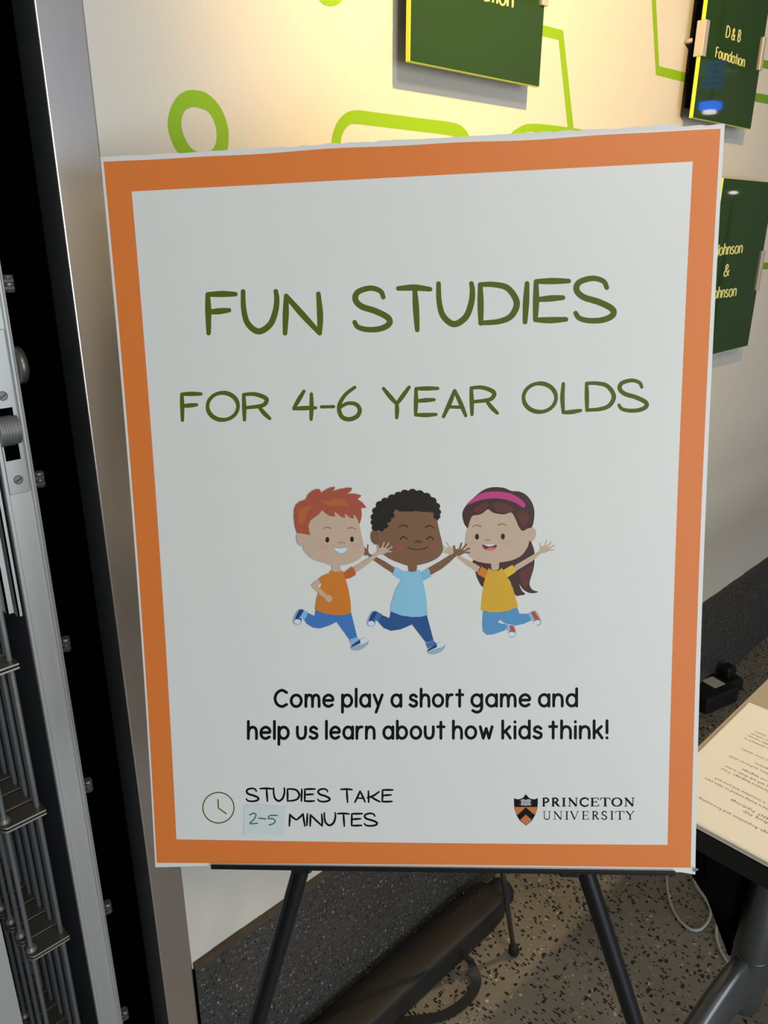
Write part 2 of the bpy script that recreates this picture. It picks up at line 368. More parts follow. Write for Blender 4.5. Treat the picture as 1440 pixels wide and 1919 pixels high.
# hand-lettered capitals in a unit box, y down
HAND = {
 'F': [[(0, .01), (.02, .42), (.035, 1)], [(0, .01), (.5, 0), (1, .005)], [(.03, .46), (.4, .44), (.77, .415)]],
 'U': [[(0, 0), (.02, .44), (.14, .8), (.46, 1), (.8, .83), (.96, .5), (1, .2), (.97, 0)]],
 'N': [[(0, 1), (.02, .5), (.03, .05)], [(.03, .05), (.47, .5), (.99, 1)], [(.99, 1), (1, .55), (.95, .0)]],
 'S': [[(.83, .22), (.74, .07), (.45, 0), (.1, .09), (.02, .27), (.2, .44), (.62, .56), (.97, .72), (.99, .87), (.74, .98), (.38, 1), (.1, .94), (0, .82)]],
 'T': [[(0, .02), (.5, 0), (1, .04)], [(.52, .03), (.56, .5), (.6, 1)]],
 'D': [[(0, 0), (.01, .5), (.015, 1)], [(0, 0), (.38, 0), (.76, .1), (1, .46), (.86, .8), (.52, .95), (.01, .99)]],
 'I': [[(1, 0), (.5, .5), (0, 1)]],
 'E': [[(.02, .02), (.02, .5), (0, .98)], [(.02, .01), (.5, 0), (1, 0)], [(.04, .47), (.45, .44), (.83, .42)], [(0, .98), (.45, .99), (.92, .97)]],
 'O': ['closed', circ(.5, .5, .5, .5, 14)],
 'R': [[(.0, .02), (.02, .5), (.03, 1)], [(0, .02), (.4, 0), (.78, .12), (.88, .26), (.7, .45), (.06, .53)], [(.6, .52), (.8, .76), (1, .95)]],
 '4': [[(.46, 0), (.24, .28), (0, .6)], [(0, .62), (.5, .6), (1, .59)], [(.8, .1), (.81, .55), (.79, 1)]],
 '-': [[(0, .5), (1, .4)]],
 '6': [[(.76, 0), (.35, .2), (.07, .46), (.0, .68), (.14, .92), (.5, 1), (.88, .9), (1, .7), (.82, .53), (.42, .5), (.06, .62)]],
 'Y': [[(0, .04), (.27, .32), (.52, .55)], [(1, 0), (.74, .3), (.52, .55)], [(.52, .5), (.53, .75), (.52, 1)]],
 'A': [[(.5, 0), (.27, .5), (0, 1)], [(.51, 0), (.78, .5), (1, .96)], [(.2, .62), (.85, .64)]],
 'L': [[(.05, 0), (0, .5), (.05, 1)], [(.05, 1), (.5, .98), (1, .93)]],
 'K': [[(.0, 0), (.02, .5), (.03, 1)], [(.92, .05), (.45, .4), (-.08, .6)], [(.2, .5), (.6, .75), (1, .96)]],
 'M': [[(0, 1), (.02, .5), (.03, .05)], [(.03, .05), (.22, .3), (.45, .5)], [(.45, .5), (.7, .25), (.88, 0)], [(.88, 0), (.93, .5), (1, 1)]],
}
def hand(p, items, ox, oy, sc, wc, mi=0):
    for c, x0, x1, y0, y1 in items:
        g = HAND[c]; mp = lambda q: (ox+(x0+q[0]*(x1-x0))/sc, oy+(y0+q[1]*(y1-y0))/sc)
        if g[0] == 'closed': p.ribbon([mp(q) for q in g[1]], [wc/sc*(1.15 if i % 7 > 3 else .95) for i in range(14)], mi, closed=True); continue
        for st in g:
            n = len(st); ws = [wc/sc*(.86+.3*math.sin(math.pi*i/(n-1))) for i in range(n)]
            p.ribbon([mp(q) for q in st], ws, mi)

# ------------------------------------------------------------------ poster: 22 x 28 in foam board leaning on the easel, slightly bowed
PN = Vector((-.72744724, -.65689159, .19826911)); PC = .737; SAG = .0105
VH = Vector((.6760554, -.73557195, .04339359)); VV = Vector((.11856679, .16426865, .97926387))
TL = CO+ray(188, 295)*(-PC/ray(188, 295).dot(PN)); PW, PH = .5588, .7112
def p3(u, v, off):                       # u across, v down, metres; off towards the viewer's side
    t = min(max(v/PH, -.02), 1.02)
    return TL+VH*u-VV*v+PN*(off-SAG*4*t*(1-t))
def puv(x, y):
    r = ray(x, y); c = PC
    for _ in range(5):
        q = CO+r*(-c/r.dot(PN)); v = (TL-q).dot(VV); t = min(max(v/PH, -.02), 1.02); c = PC+SAG*4*t*(1-t)
    return (q-TL).dot(VH), v
def pm(x, y, off): u, v = puv(x, y); return p3(u, v, off)
pc = p3(PW/2, PH, 0)
poster = thing('poster', pc, 'large white poster with orange border announcing fun studies, standing on the easel', 'poster')
def sheet_grid(name, fn, nu, nv, thick, m, parent, front=0):
    """closed slab: fn(i/nu, j/nv) -> (u, v)"""
    V = []; Fc = []
    for off in (0, -thick):
        for j in range(nv+1):
            for i in range(nu+1): u, v = fn(i/nu, j/nv); V.append(p3(u, v, off+front))
    n = (nu+1)*(nv+1); ix = lambda i, j, k: k*n+j*(nu+1)+i
    for j in range(nv):
        for i in range(nu):
            Fc.append((ix(i, j, 0), ix(i, j+1, 0), ix(i+1, j+1, 0), ix(i+1, j, 0))); Fc.append((ix(i, j, 1), ix(i+1, j, 1), ix(i+1, j+1, 1), ix(i, j+1, 1)))
    for i in range(nu):
        Fc.append((ix(i, 0, 0), ix(i+1, 0, 0), ix(i+1, 0, 1), ix(i, 0, 1))); Fc.append((ix(i, nv, 0), ix(i, nv, 1), ix(i+1, nv, 1), ix(i+1, nv, 0)))
    for j in range(nv):
        Fc.append((ix(0, j, 0), ix(0, j, 1), ix(0, j+1, 1), ix(0, j+1, 0))); Fc.append((ix(nu, j, 0), ix(nu, j+1, 0), ix(nu, j+1, 1), ix(nu, j, 1)))
    return from_py(name, V, Fc, m, parent)
rnd = random.Random(5); jag = [rnd.uniform(-1, 1) for _ in range(81)]; jag2 = [rnd.uniform(-1, 1) for _ in range(81)]
def board_fn(a, b):
    k = int(round(a*80)); top = -.0005-.0035*max(0, (a-.15))**.6*(1 if a < .93 else .5)-(.0007*jag[k] if .3 < a < .5 or a > .72 else .0002*jag[k])
    bot = PH-.0024*min(1, 11*a, 40*(1-a))+.0002*jag2[k]; sh = .0004
    return -sh+(PW+2*sh)*a, top+(bot-top)*b
sheet_grid('foam_board', board_fn, 80, 40, .0048, m_foam, poster, -.0006)
def wave(a): return .0004*math.sin(a*9)+.0003*math.sin(a*23+1)
sheet_grid('printed_sheet', lambda a, b: (PW*a, PH*b+(wave(a)-(.0024*min(1, 11*a, 40*(1-a)) if b > .5 else 0))*(2*abs(b-.5))**6), 40, 40, .0002, m_white, poster)
V = []; Fc = []
oc = [puv(*q) for q in ((194, 303), (1351, 243.5), (1297.5, 1628), (296, 1617))]; ic = [puv(*q) for q in ((247, 359), (1299, 305), (1254, 1585), (333, 1573))]
NB = 40
for s_ in range(4):
    a0, a1, b0, b1 = oc[s_], oc[(s_+1) % 4], ic[s_], ic[(s_+1) % 4]
    for k in range(NB+1):
        t = k/NB
        for q0, q1, off in ((a0, a1, .00003), (b0, b1, .00003)):
            u = q0[0]+(q1[0]-q0[0])*t; v = q0[1]+(q1[1]-q0[1])*t
            if s_ == 0 and q0 is a0: v += (.0006*math.sin(t*11)+.0004*math.sin(t*29))*min(1, 8*t*(1-t))
            if s_ == 2: v += (.0011*math.sin(t*math.pi*1.0)*1.2 if q0 is a0 else .0014*math.sin(t*math.pi))*(-1 if q0 is a0 else 1)*.6
            V.append(p3(u, v, off))
    o0 = s_*(NB+1)*2
    for k in range(NB): Fc.append((o0+2*k, o0+2*k+1, o0+2*k+3, o0+2*k+2))
o = from_py('border', V, Fc, m_orange, poster); o['label'] = 'orange border printed around the sheet'

T4 = (360, 500, 3.273); T5 = (760, 490, 3.0); T6 = (360, 1450, 3.6)
def put(p, label, m=None): o = p.build('printed_word', pm, m or m_olive, poster, step=.000003); o['label'] = label
p = Print()
hand(p, [('F', 98, 268, 168, 408), ('U', 315, 522, 152, 398), ('N', 573, 788, 168, 410)], *T4, 33); put(p, 'large olive green word FUN')
p = Print(); hand(p, [('S', 1000, 1212, 134, 388)], *T4, 33)
hand(p, [('T', -38, 140, 150, 388), ('U', 188, 379, 128, 356), ('D', 423, 628, 134, 352), ('I', 675, 686, 128, 345), ('E', 733, 920, 115, 337), ('S', 960, 1170, 100, 338)], *T5, 31)
put(p, 'large olive green word STUDIES')
p = Print()
hand(p, [('F', -60, 58, 780, 942), ('O', 98, 285, 774, 940), ('R', 320, 480, 782, 940)], *T4, 24); put(p, 'olive green word FOR'); p = Print()
hand(p, [('4', 628, 762, 765, 938), ('-', 797, 872, 855, 868), ('6', 905, 1032, 742, 938)], *T4, 24); put(p, 'olive green figures 4-6'); p = Print()
hand(p, [('Y', 1178, 1335, 742, 928)], *T4, 24)
hand(p, [('E', 60, 185, 717, 868), ('A', 217, 342, 730, 876), ('R', 373, 520, 712, 864)], *T5, 22); put(p, 'olive green word YEAR'); p = Print()
hand(p, [('O', 667, 850, 690, 850), ('L', 886, 988, 692, 854), ('D', 1022, 1175, 690, 842), ('S', 1205, 1358, 674, 844)], *T5, 22)
put(p, 'olive green word OLDS')
for t, a, b in (('Come', 152, 375), ('play', 405, 560), ('a', 590, 630), ('short', 658, 862), ('game', 890, 1113), ('and', 1143, 1289)):
    p = Print(); word(p, t, 440+a/2+1.5, 440+b/2-1.5, 1324.5, 21.5, 5.5); put(p, 'black word '+t, m_ink)
for t, a, b in (('help', 52, 208), ('us', 236, 316), ('learn', 345, 530), ('about', 560, 792), ('how', 821, 972), ('kids', 1006, 1157), ('think!', 1182, 1403)):
    p = Print(); word(p, t, 440+a/2+1.5, 440+b/2-1.5, 1384.5, 21.5, 5.5); put(p, 'black word '+t, m_ink)
p = Print()
hand(p, [('S', 375, 455, 100, 187), ('T', 467, 550, 100, 187), ('U', 558, 632, 98, 185), ('D', 652, 732, 105, 186), ('I', 746, 749, 106, 186), ('E', 768, 838, 105, 188), ('S', 858, 936, 104, 190)], *T6, 12.5); put(p, 'small black word STUDIES', m_ink); p = Print()
hand(p, [('T', 1012, 1088, 106, 195), ('A', 1107, 1176, 120, 195), ('K', 1198, 1277, 120, 195), ('E', 1292, 1364, 112, 192)], *T6, 12.5); put(p, 'small black word TAKE', m_ink); p = Print()
hand(p, [('M', 665, 770, 272, 354), ('I', 783, 787, 272, 350), ('N', 805, 887, 275, 354), ('U', 901, 976, 266, 350), ('T', 990, 1067, 270, 356), ('E', 1085, 1158, 272, 353), ('S', 1172, 1256, 270, 354)], *T6, 12.5)
put(p, 'small black word MINUTES', m_ink)
p = Print()
p.ribbon(crop(circ(186, 230, 105, 103, 24), *T6), 2.3, 0, closed=True); p.ribbon(crop([(183, 176), (186, 232)], *T6), 2.4); p.ribbon(crop([(186, 232), (238, 270)], *T6), 2.4)
o = p.build('clock_icon', pm, m_olive, poster); o['label'] = 'thin olive outline of a clock face'
# taped note
m_note = mat('bluish_torn_note', (.70, .78, .79), .5)
p = Print(); p.fill(crop([(360, 218), (380, 210), (420, 208), (470, 204), (486, 213), (505, 208), (545, 218), (590, 219), (640, 224), (634, 330), (630, 420), (590, 416), (560, 404), (520, 405), (490, 412), (450, 403), (400, 407), (356, 418), (358, 320)], *T6), 0, False, cut=15)
note = p.build('taped_note', pm, m_note, poster, base=.0004); note['label'] = 'small torn paper note reading 2-5'
p = Print()
for st in ([(398, 278), (422, 266), (440, 278), (428, 305), (400, 334), (425, 336), (450, 334)], [(458, 300), (480, 301), (506, 306)], [(584, 281), (560, 281), (533, 283), (524, 303), (552, 303), (570, 318), (558, 336), (528, 345)]):
    p.ribbon(crop(st, *T6), 2.2)
p.build('handwriting', pm, mat('teal_pen', (.02, .12, .14), .5), note, base=.00045)['label'] = 'teal handwritten figures 2-5'
# torn flap at the lower right corner
bm = bmesh.new(); vs = [bm.verts.new(pm(x, y, o_)) for x, y, o_ in ((1300, 1634, 0), (1302, 1626, .001), (1309, 1624, .006), (1306, 1628, .005), (1303, 1636, 0))]; bm.faces.new(vs)
bmesh.ops.solidify(bm, geom=list(bm.faces), thickness=.0004); from_bm('torn_corner', bm, m_white, poster)

# shield emblem and serif lettering
T7 = (940, 1460, 5.143)
m_em_or = mat('emblem_orange', (.62, .20, .045), .45); m_em_w = mat('emblem_pale_grey', (.55, .56, .6), .45)
p = Print()
sh = [(133, 188), (160, 201), (195, 198), (222, 184), (247, 150), (274, 184), (300, 198), (335, 201), (363, 188), (363, 240), (358, 290), (340, 350), (305, 408), (250, 455), (190, 408), (155, 350), (137, 290), (133, 240)]
p.fill(crop(sh, *T7), 0, False)
p.fill(crop([(139, 275), (357, 275), (345, 330), (334, 356), (247, 278), (163, 356), (148, 325)], *T7), 1, False)
p.fill(crop([(247, 348), (305, 400), (250, 450), (192, 400)], *T7), 1, False)
p.fill(crop([(247, 280), (336, 354), (306, 399), (247, 346), (190, 399), (163, 354)], *T7), 0, False)
p.fill(crop([(204, 203), (226, 200), (247, 207), (268, 200), (291, 203), (292, 262), (268, 258), (247, 265), (226, 258), (203, 262)], *T7), 2, False)
for yy in (215, 226, 237, 248):
    p.ribbon(crop([(211, yy), (241, yy+2)], *T7), .55, 0); p.ribbon(crop([(253, yy+2), (285, yy)], *T7), .55, 0)
p.ribbon(crop([(247, 205), (247, 264)], *T7), .5, 0)
for yy in (213, 247):
    p.ribbon(crop([(190, yy), (203, yy)], *T7), .7, 2); p.ribbon(crop([(291, yy), (304, yy)], *T7), .7, 2)
o = p.build('shield_emblem', pm, [m_ink, m_em_or, m_em_w], poster, step=.000008); o['label'] = 'black and orange shield with open book and chevron'
# serif capitals, unit box, y down: (points, weight) weight 1 = stem, 0 = hairline
def sf(x, y, w=.22): return ([(x-w, y), (x+w, y)], 0)
SER = {
 'P': [([(.25, 0), (.25, 1)], 1), sf(.25, 1), ([(.05, 0), (.3, 0)], 0), ([(.25, .02), (.6, .0), (.9, .25), (.62, .52), (.25, .52)], .6)],
 'R': [([(.22, 0), (.22, 1)], 1), sf(.22, 1, .18), ([(.04, 0), (.25, 0)], 0), ([(.22, .02), (.5, .0), (.74, .25), (.5, .5), (.22, .5)], .6), ([(.45, .5), (.84, .98)], 1), ([(.8, 1), (1, 1)], 0)],
 'I': [([(.5, 0), (.5, 1)], 1), sf(.5, 0, .45), sf(.5, 1, .45)],
 'N': [([(.16, 0), (.16, 1)], .1), ([(.86, 0), (.86, 1)], .1), ([(.12, 0), (.85, 1)], 1), sf(.14, 1, .14), sf(.86, 0, .14), ([(0, 0), (.2, 0)], 0)],
 'C': [([(.93, .28), (.8, .06), (.5, 0), (.15, .2), (.06, .5), (.15, .8), (.5, 1), (.82, .94), (.98, .75)], .7), ([(.95, 0), (.95, .3)], 0)],
 'E': [([(.2, 0), (.2, 1)], 1), ([(0, 0), (.88, 0)], 0), ([(0, 1), (.92, 1)], 0), ([(.2, .48), (.68, .48)], 0), ([(.88, 0), (.9, .22)], .15), ([(.95, .76), (.9, 1)], .15), ([(.68, .36), (.68, .6)], .1)],
 'T': [([(.5, 0), (.5, 1)], 1), sf(.5, 1, .2), ([(.04, 0), (.96, 0)], 0), ([(.04, 0), (.0, .25)], .15), ([(.96, 0), (1, .25)], .15)],
 'O': ['closed', circ(.5, .5, .46, .5, 14)],
 'U': [([(.2, 0), (.2, .6), (.28, .9), (.52, 1), (.76, .9), (.84, .6), (.84, 0)], .45), sf(.2, 0, .18), sf(.84, 0, .15)],
 'V': [([(.14, 0), (.52, 1)], 1), ([(.88, 0), (.52, 1)], .1), sf(.14, 0, .14), sf(.88, 0, .12)],
 'S': [([(.85, .22), (.72, .04), (.45, 0), (.15, .14), (.2, .38), (.75, .6), (.9, .8), (.65, .98), (.35, 1), (.05, .78)], .7), ([(.86, 0), (.86, .25)], 0), ([(.05, .74), (.05, 1)], 0)],
 'Y': [([(.12, 0), (.5, .52)], 1), ([(.88, 0), (.5, .52)], .1), ([(.5, .5), (.5, 1)], .9), sf(.12, 0, .14), sf(.88, 0, .12), sf(.5, 1, .18)],
}
def serif(p, items, y0, y1, thick, thin):
    for c, x0, x1 in items:
        g = SER[c]; mp = lambda q: (T7[0]+(x0+q[0]*(x1-x0))/T7[2], T7[1]+(y0+q[1]*(y1-y0))/T7[2])
        if g[0] == 'closed':
            p.ribbon([mp(q) for q in g[1]], [(thin+(thick-thin)*abs(math.cos(i*2*math.pi/14)))/T7[2] for i in range(14)], closed=True); continue
        for st, wt in g:
            n = len(st)
            if n > 3: ws = [(thin+(thick-thin)*wt*(.35+.9*math.sin(math.pi*i/(n-1))))/T7[2] for i in range(n)]
            else: ws = (thin+(thick-thin)*wt)/T7[2]
            p.ribbon([mp(q) for q in st], ws, butt=True)
p = Print()
serif(p, [('P', 402, 474), ('R', 492, 578), ('I', 592, 636), ('N', 655, 749), ('C', 770, 853), ('E', 872, 955), ('T', 966, 1060), ('O', 1078, 1173), ('N', 1198, 1294)], 190, 268, 20, 7); put(p, 'black serif word PRINCETON', m_ink); p = Print()
serif(p, [('U', 410, 488), ('N', 513, 600), ('I', 625, 660), ('V', 672, 760), ('E', 790, 858), ('R', 882, 957), ('S', 977, 1032), ('I', 1060, 1096), ('T', 1112, 1197), ('Y', 1210, 1298)], 318, 396, 13, 5)
put(p, 'black serif word UNIVERSITY', m_ink)

# the three printed children
RA = 1.22
def ink(name, r, g, b): return mat(name, (r, g, b), .42, ratio=RA)
I_ = dict(skin=ink('fair_skin_ink', 190, 168, 148), skinp=ink('pink_skin_ink', 196, 160, 145), nose=ink('nose_shade_ink', 170, 138, 118), cheek=ink('pink_cheek_ink', 194, 158, 152), red=ink('red_hair_ink', 165, 82, 62), redl=ink('light_red_hair_ink', 176, 98, 60),
          eye=ink('dark_brown_ink', 42, 26, 26), orange=ink('orange_shirt_ink', 200, 120, 42), orange2=ink('dark_orange_sleeve_ink', 180, 95, 40), jean=ink('blue_jeans_ink', 62, 115, 182), navy=ink('navy_ink', 28, 62, 128), cuff=ink('light_blue_cuff_ink', 122, 180, 218),
          sole=ink('grey_sole_ink', 150, 170, 185), toe=ink('white_toe_ink', 205, 215, 228), brown=ink('brown_skin_ink', 122, 90, 66), brownd=ink('deep_brown_ink', 82, 55, 42), black=ink('black_hair_ink', 34, 28, 27), rosy=ink('rosy_cheek_ink', 142, 82, 72),
          sky=ink('sky_blue_shirt_ink', 132, 188, 216), sky2=ink('sky_blue_sleeve_ink', 122, 180, 204), djean=ink('dark_jeans_ink', 38, 80, 138), dcuff=ink('dark_cuff_ink', 55, 110, 162), hair=ink('brown_hair_ink', 66, 42, 38), hairl=ink('auburn_highlight_ink', 92, 50, 42),
          band=ink('magenta_band_ink', 182, 62, 128), yel=ink('yellow_shirt_ink', 206, 162, 44), yel2=ink('yellow_sleeve_ink', 216, 176, 58), pant=ink('light_jeans_ink', 82, 142, 190), shoe=ink('red_shoe_ink', 178, 72, 52), mouth=ink('dark_red_mouth_ink', 120, 42, 52), tong=ink('pink_tongue_ink', 205, 105, 115), brow=ink('brown_brow_ink', 120, 88, 62))
IK = list(I_); IM = [I_[k] for k in IK]
class Art:
    def __init__(s, T): s.p = Print(); s.T = T
    def f(s, c, pts, smooth=True): s.p.fill(crop(pts, *s.T), IK.index(c), smooth, 3, cut=22)
    def e(s, c, x, y, rx, ry, rot=0): s.p.ellipse((s.T[0]+x/s.T[2], s.T[1]+y/s.T[2]), rx/s.T[2], ry/s.T[2], IK.index(c), rot, 20, cut=22)
    def l(s, c, pts, w): s.p.ribbon(crop(pts, *s.T), [q/s.T[2] for q in w] if isinstance(w, (list, tuple)) else w/s.T[2], IK.index(c))
    def done(s, label, base):
        used = sorted(set(s.p.m)); s.p.m = [used.index(i) for i in s.p.m]
        o = s.p.build('child_picture', pm, [IM[i] for i in used], poster, base=base, step=.000006); o['label'] = label
# girl
g = Art((820, 890, 5.817))
g.f('hair', [(405, 930), (412, 1000), (425, 1080), (455, 1160), (510, 1232), (620, 1180), (770, 1120), (855, 1312), (915, 1320), (968, 1307), (930, 1268), (903, 1200), (950, 1262), (1030, 1298), (1112, 1283), (1050, 1262), (1014, 1205), (1028, 1130), (1062, 1010), (1068, 860), (1040, 760), (980, 690), (700, 800)])
g.f('hairl', [(905, 1080), (960, 1030), (1045, 1000), (1025, 1110), (985, 1230), (930, 1200)])
g.f('skin', [(213, 900), (325, 995), (445, 1070), (475, 1008), (370, 945), (240, 882)], False)
g.f('skin', [(85, 835), (110, 860), (150, 882), (195, 880), (205, 840), (195, 790), (165, 795), (125, 795)])
for a, b in (((110, 745), (143, 805)), ((76, 785), (125, 818)), ((70, 818), (115, 838)), ((188, 775), (188, 830)), ((66, 845), (110, 855))): g.l('skin', [a, b], 15)
g.f('orange', [(490, 1005), (560, 1045), (532, 1137), (443, 1085)], False)
g.f('skin', [(850, 995), (1000, 908), (1120, 838), (1145, 858), (1055, 940), (860, 1058)], False)
g.f('skin', [(1122, 845), (1128, 805), (1160, 780), (1200, 780), (1235, 805), (1238, 828), (1195, 855), (1150, 862)])
for a, b in (((1135, 810), (1126, 750)), ((1175, 795), (1200, 724)), ((1205, 795), (1250, 737)), ((1225, 808), (1286, 776)), ((1228, 826), (1278, 826))): g.l('skin', [a, b], 14)
g.f('pant', [(505, 1490), (497, 1620), (505, 1710), (545, 1750), (620, 1745), (745, 1702), (775, 1662), (765, 1632), (722, 1630), (668, 1614), (690, 1586), (742, 1622), (860, 1650), (955, 1630), (1030, 1595), (1022, 1520), (905, 1520), (880, 1450), (700, 1470)], False)
g.f('yel2', [(715, 1050), (825, 988), (858, 1022), (862, 1066), (775, 1122)], False)
g.f('yel', [(568, 1020), (600, 1046), (645, 1053), (682, 1046), (712, 1020), (735, 1060), (775, 1125), (830, 1235), (890, 1440), (790, 1484), (700, 1502), (600, 1504), (483, 1480), (492, 1340), (515, 1180), (545, 1090)], False)
g.f('sole', [(1065, 1487), (1110, 1520), (1143, 1595), (1138, 1635), (1105, 1652), (1070, 1640), (1060, 1600)]); g.f('shoe', [(1028, 1502), (1066, 1490), (1108, 1555), (1128, 1590), (1055, 1612), (1070, 1588)], False); g.e('toe', 1094, 1617, 38, 26, -.3)
g.f('cuff', [(1000, 1512), (1030, 1506), (1068, 1588), (1050, 1602), (1024, 1600), (1030, 1580)], False)
g.f('sole', [(840, 1650), (868, 1710), (862, 1755), (830, 1780), (795, 1770), (785, 1730)]); g.f('shoe', [(800, 1642), (838, 1652), (862, 1722), (780, 1722), (806, 1700)], False); g.e('toe', 820, 1743, 38, 26)
g.f('cuff', [(742, 1618), (790, 1638), (806, 1680), (796, 1700), (764, 1706), (775, 1660)], False)
g.f('skin', [(588, 940), (682, 940), (680, 1030), (645, 1050), (600, 1040)], False)
g.f('skin', [(400, 420), (335, 590), (308, 740), (330, 850), (400, 930), (500, 962), (590, 972), (680, 962), (820, 938), (925, 885), (985, 805), (1010, 720), (1000, 590), (900, 560), (800, 400), (560, 350)])
g.e('skin', 1035, 655, 50, 78, .1); g.e('skinp', 1030, 655, 33, 54, .1); g.e('skin', 1026, 658, 26, 45, .1)
g.f('hair', [(340, 585), (300, 535), (280, 440), (298, 375), (340, 320), (420, 240), (500, 178), (570, 148), (650, 140), (740, 150), (815, 182), (900, 188), (980, 230), (1040, 310), (1065, 400), (1060, 500), (1040, 575), (990, 592), (940, 618), (900, 580), (860, 490), (815, 418), (740, 436), (660, 430), (600, 410), (560, 380), (500, 425), (440, 445), (388, 455), (355, 530)])
g.f('hairl', [(610, 330), (700, 300), (800, 345), (850, 400), (740, 420), (660, 405)]); g.f('hairl', [(880, 420), (950, 400), (1010, 480), (960, 560), (920, 540)]); g.f('hairl', [(400, 390), (480, 330), (560, 320), (540, 370), (470, 415)])
g.f('band', [(328, 328), (380, 275), (470, 215), (560, 190), (700, 190), (820, 215), (920, 275), (965, 325), (962, 352), (935, 360), (860, 312), (760, 277), (640, 262), (520, 272), (430, 296), (345, 330)])
g.l('brow', [(388, 574), (430, 553), (483, 568)], [5, 9, 12]); g.l('brow', [(672, 552), (720, 540), (770, 560)], [12, 9, 5])
g.e('eye', 440, 680, 22, 32); g.e('eye', 722, 678, 22, 32)
for x in (395, 785): g.e('cheek', x, 752, 42, 34)
g.f('nose', [(515, 725), (560, 700), (606, 735), (560, 722)])
g.f('mouth', [(497, 768), (530, 772), (575, 785), (620, 772), (655, 768), (648, 800), (605, 830), (550, 828), (510, 802)]); g.f('toe', [(520, 768), (575, 786), (640, 768), (600, 764), (560, 764)]); g.f('tong', [(540, 815), (590, 796), (638, 802), (600, 830), (560, 830)])
g.done('printed girl with long brown hair, magenta headband and yellow shirt', .00006)
# boy in the middle
b = Art((680, 890, 5.482))
b.f('brown', [(335, 955), (235, 890), (115, 830), (62, 802), (52, 822), (118, 880), (218, 950), (318, 1014)], False)
b.f('brown', [(20, 745), (50, 765), (72, 800), (60, 826), (20, 826)]); b.l('brown', [(62, 722), (58, 790)], 13)
b.f('brown', [(675, 965), (800, 893), (900, 830), (955, 812), (975, 832), (900, 905), (820, 970), (705, 1035)], False)
b.f('sky', [(345, 948), (390, 970), (455, 1008), (400, 1082), (313, 1026)], False)
b.f('djean', [(300, 1395), (285, 1475), (182, 1432), (162, 1505), (225, 1575), (300, 1605), (400, 1590), (517, 1540), (660, 1727), (738, 1705), (665, 1430)], False)
b.f('sky', [(452, 985), (480, 996), (520, 1000), (560, 998), (598, 980), (620, 1070), (650, 1190), (668, 1310), (677, 1442), (610, 1460), (520, 1464), (400, 1446), (288, 1400), (305, 1310), (345, 1180), (410, 1075), (435, 1005)], False)
b.f('sky2', [(595, 1010), (680, 962), (698, 990), (710, 1050), (628, 1094)], False)
def shoes(a, dx, dy, cuffc):
    a.f('sole', [(x+dx, y+dy) for x, y in ((130, 1385), (95, 1418), (68, 1482), (68, 1522), (95, 1540), (130, 1535), (150, 1510))])
    a.f('navy', [(x+dx, y+dy) for x, y in ((126, 1388), (150, 1382), (176, 1390), (137, 1470), (152, 1492), (146, 1515), (80, 1482), (102, 1428))], False)
    a.f(cuffc, [(x+dx, y+dy) for x, y in ((172, 1392), (219, 1412), (186, 1484), (122, 1472), (142, 1448))], False)
    a.e('toe', 110+dx, 1508+dy, 33, 26)
def shoe2(a, dx, dy, cuffc):
    a.f('sole', [(x+dx, y+dy) for x, y in ((658, 1768), (668, 1796), (710, 1805), (760, 1796), (815, 1762), (840, 1718), (825, 1688), (740, 1730))])
    a.f('toe', [(x+dx, y+dy) for x, y in ((752, 1700), (790, 1678), (826, 1684), (832, 1708), (790, 1735), (720, 1752), (672, 1774), (690, 1740))])
    a.f('navy', [(x+dx, y+dy) for x, y in ((750, 1692), (756, 1730), (700, 1757), (662, 1776), (664, 1755), (690, 1735))], False)
    a.f(cuffc, [(x+dx, y+dy) for x, y in ((638, 1694), (722, 1666), (750, 1692), (662, 1746))], False)
shoes(b, -12, 20, 'dcuff'); shoe2(b, 18, 42, 'dcuff')
b.f('brown', [(472, 920), (568, 920), (564, 990), (520, 999), (480, 992)], False)
b.f('brown', [(235, 560), (180, 590), (163, 710), (200, 800), (290, 868), (380, 905), (475, 936), (565, 932), (680, 905), (780, 855), (832, 785), (825, 700), (795, 580), (772, 470), (740, 370), (560, 340), (340, 350), (280, 450)])
b.e('brown', 140, 640, 52, 80, -.1); b.l('brownd', [(168, 612), (135, 592), (112, 625), (122, 675), (160, 700)], 6); b.l('brownd', [(150, 620), (168, 650), (155, 668), (178, 690)], 5)
hp = [(120, 560), (108, 500), (108, 440), (125, 370), (165, 300), (225, 262), (300, 225), (370, 195), (440, 172), (525, 162), (605, 178), (680, 207), (745, 258), (785, 320), (795, 385)]
b.f('black', [(212, 585), (170, 575)]+hp+[(782, 475), (755, 440), (738, 392), (640, 384), (540, 376), (440, 380), (345, 362), (315, 425), (280, 460), (250, 520)])
for x, y in hp: b.e('black', x+(450-x)*.07, y+(400-y)*.09, 42, 36)
for x, y in ((400, 362), (510, 362), (620, 365), (700, 370), (300, 430), (265, 475), (235, 535), (770, 440)): b.e('black', x, y-8, 36, 28)
b.l('black', [(378, 541), (420, 520), (468, 535)], [6, 10, 12]); b.l('black', [(652, 542), (700, 526), (742, 548)], [12, 10, 6])
b.l('black', [(396, 664), (428, 638), (464, 664)], 11); b.l('black', [(664, 667), (700, 640), (736, 667)], 11)
for x in (390, 722): b.e('rosy', x, 742, 42, 36)
b.f('brownd', [(535, 708), (555, 682), (600, 680), (622, 706), (580, 695)]); b.l('eye', [(466, 746), (520, 767), (580, 771), (635, 763), (674, 743)], 7)
b.f('brown', [(948, 825), (955, 775), (1000, 768), (1050, 782), (1060, 800), (1010, 832), (970, 832)])
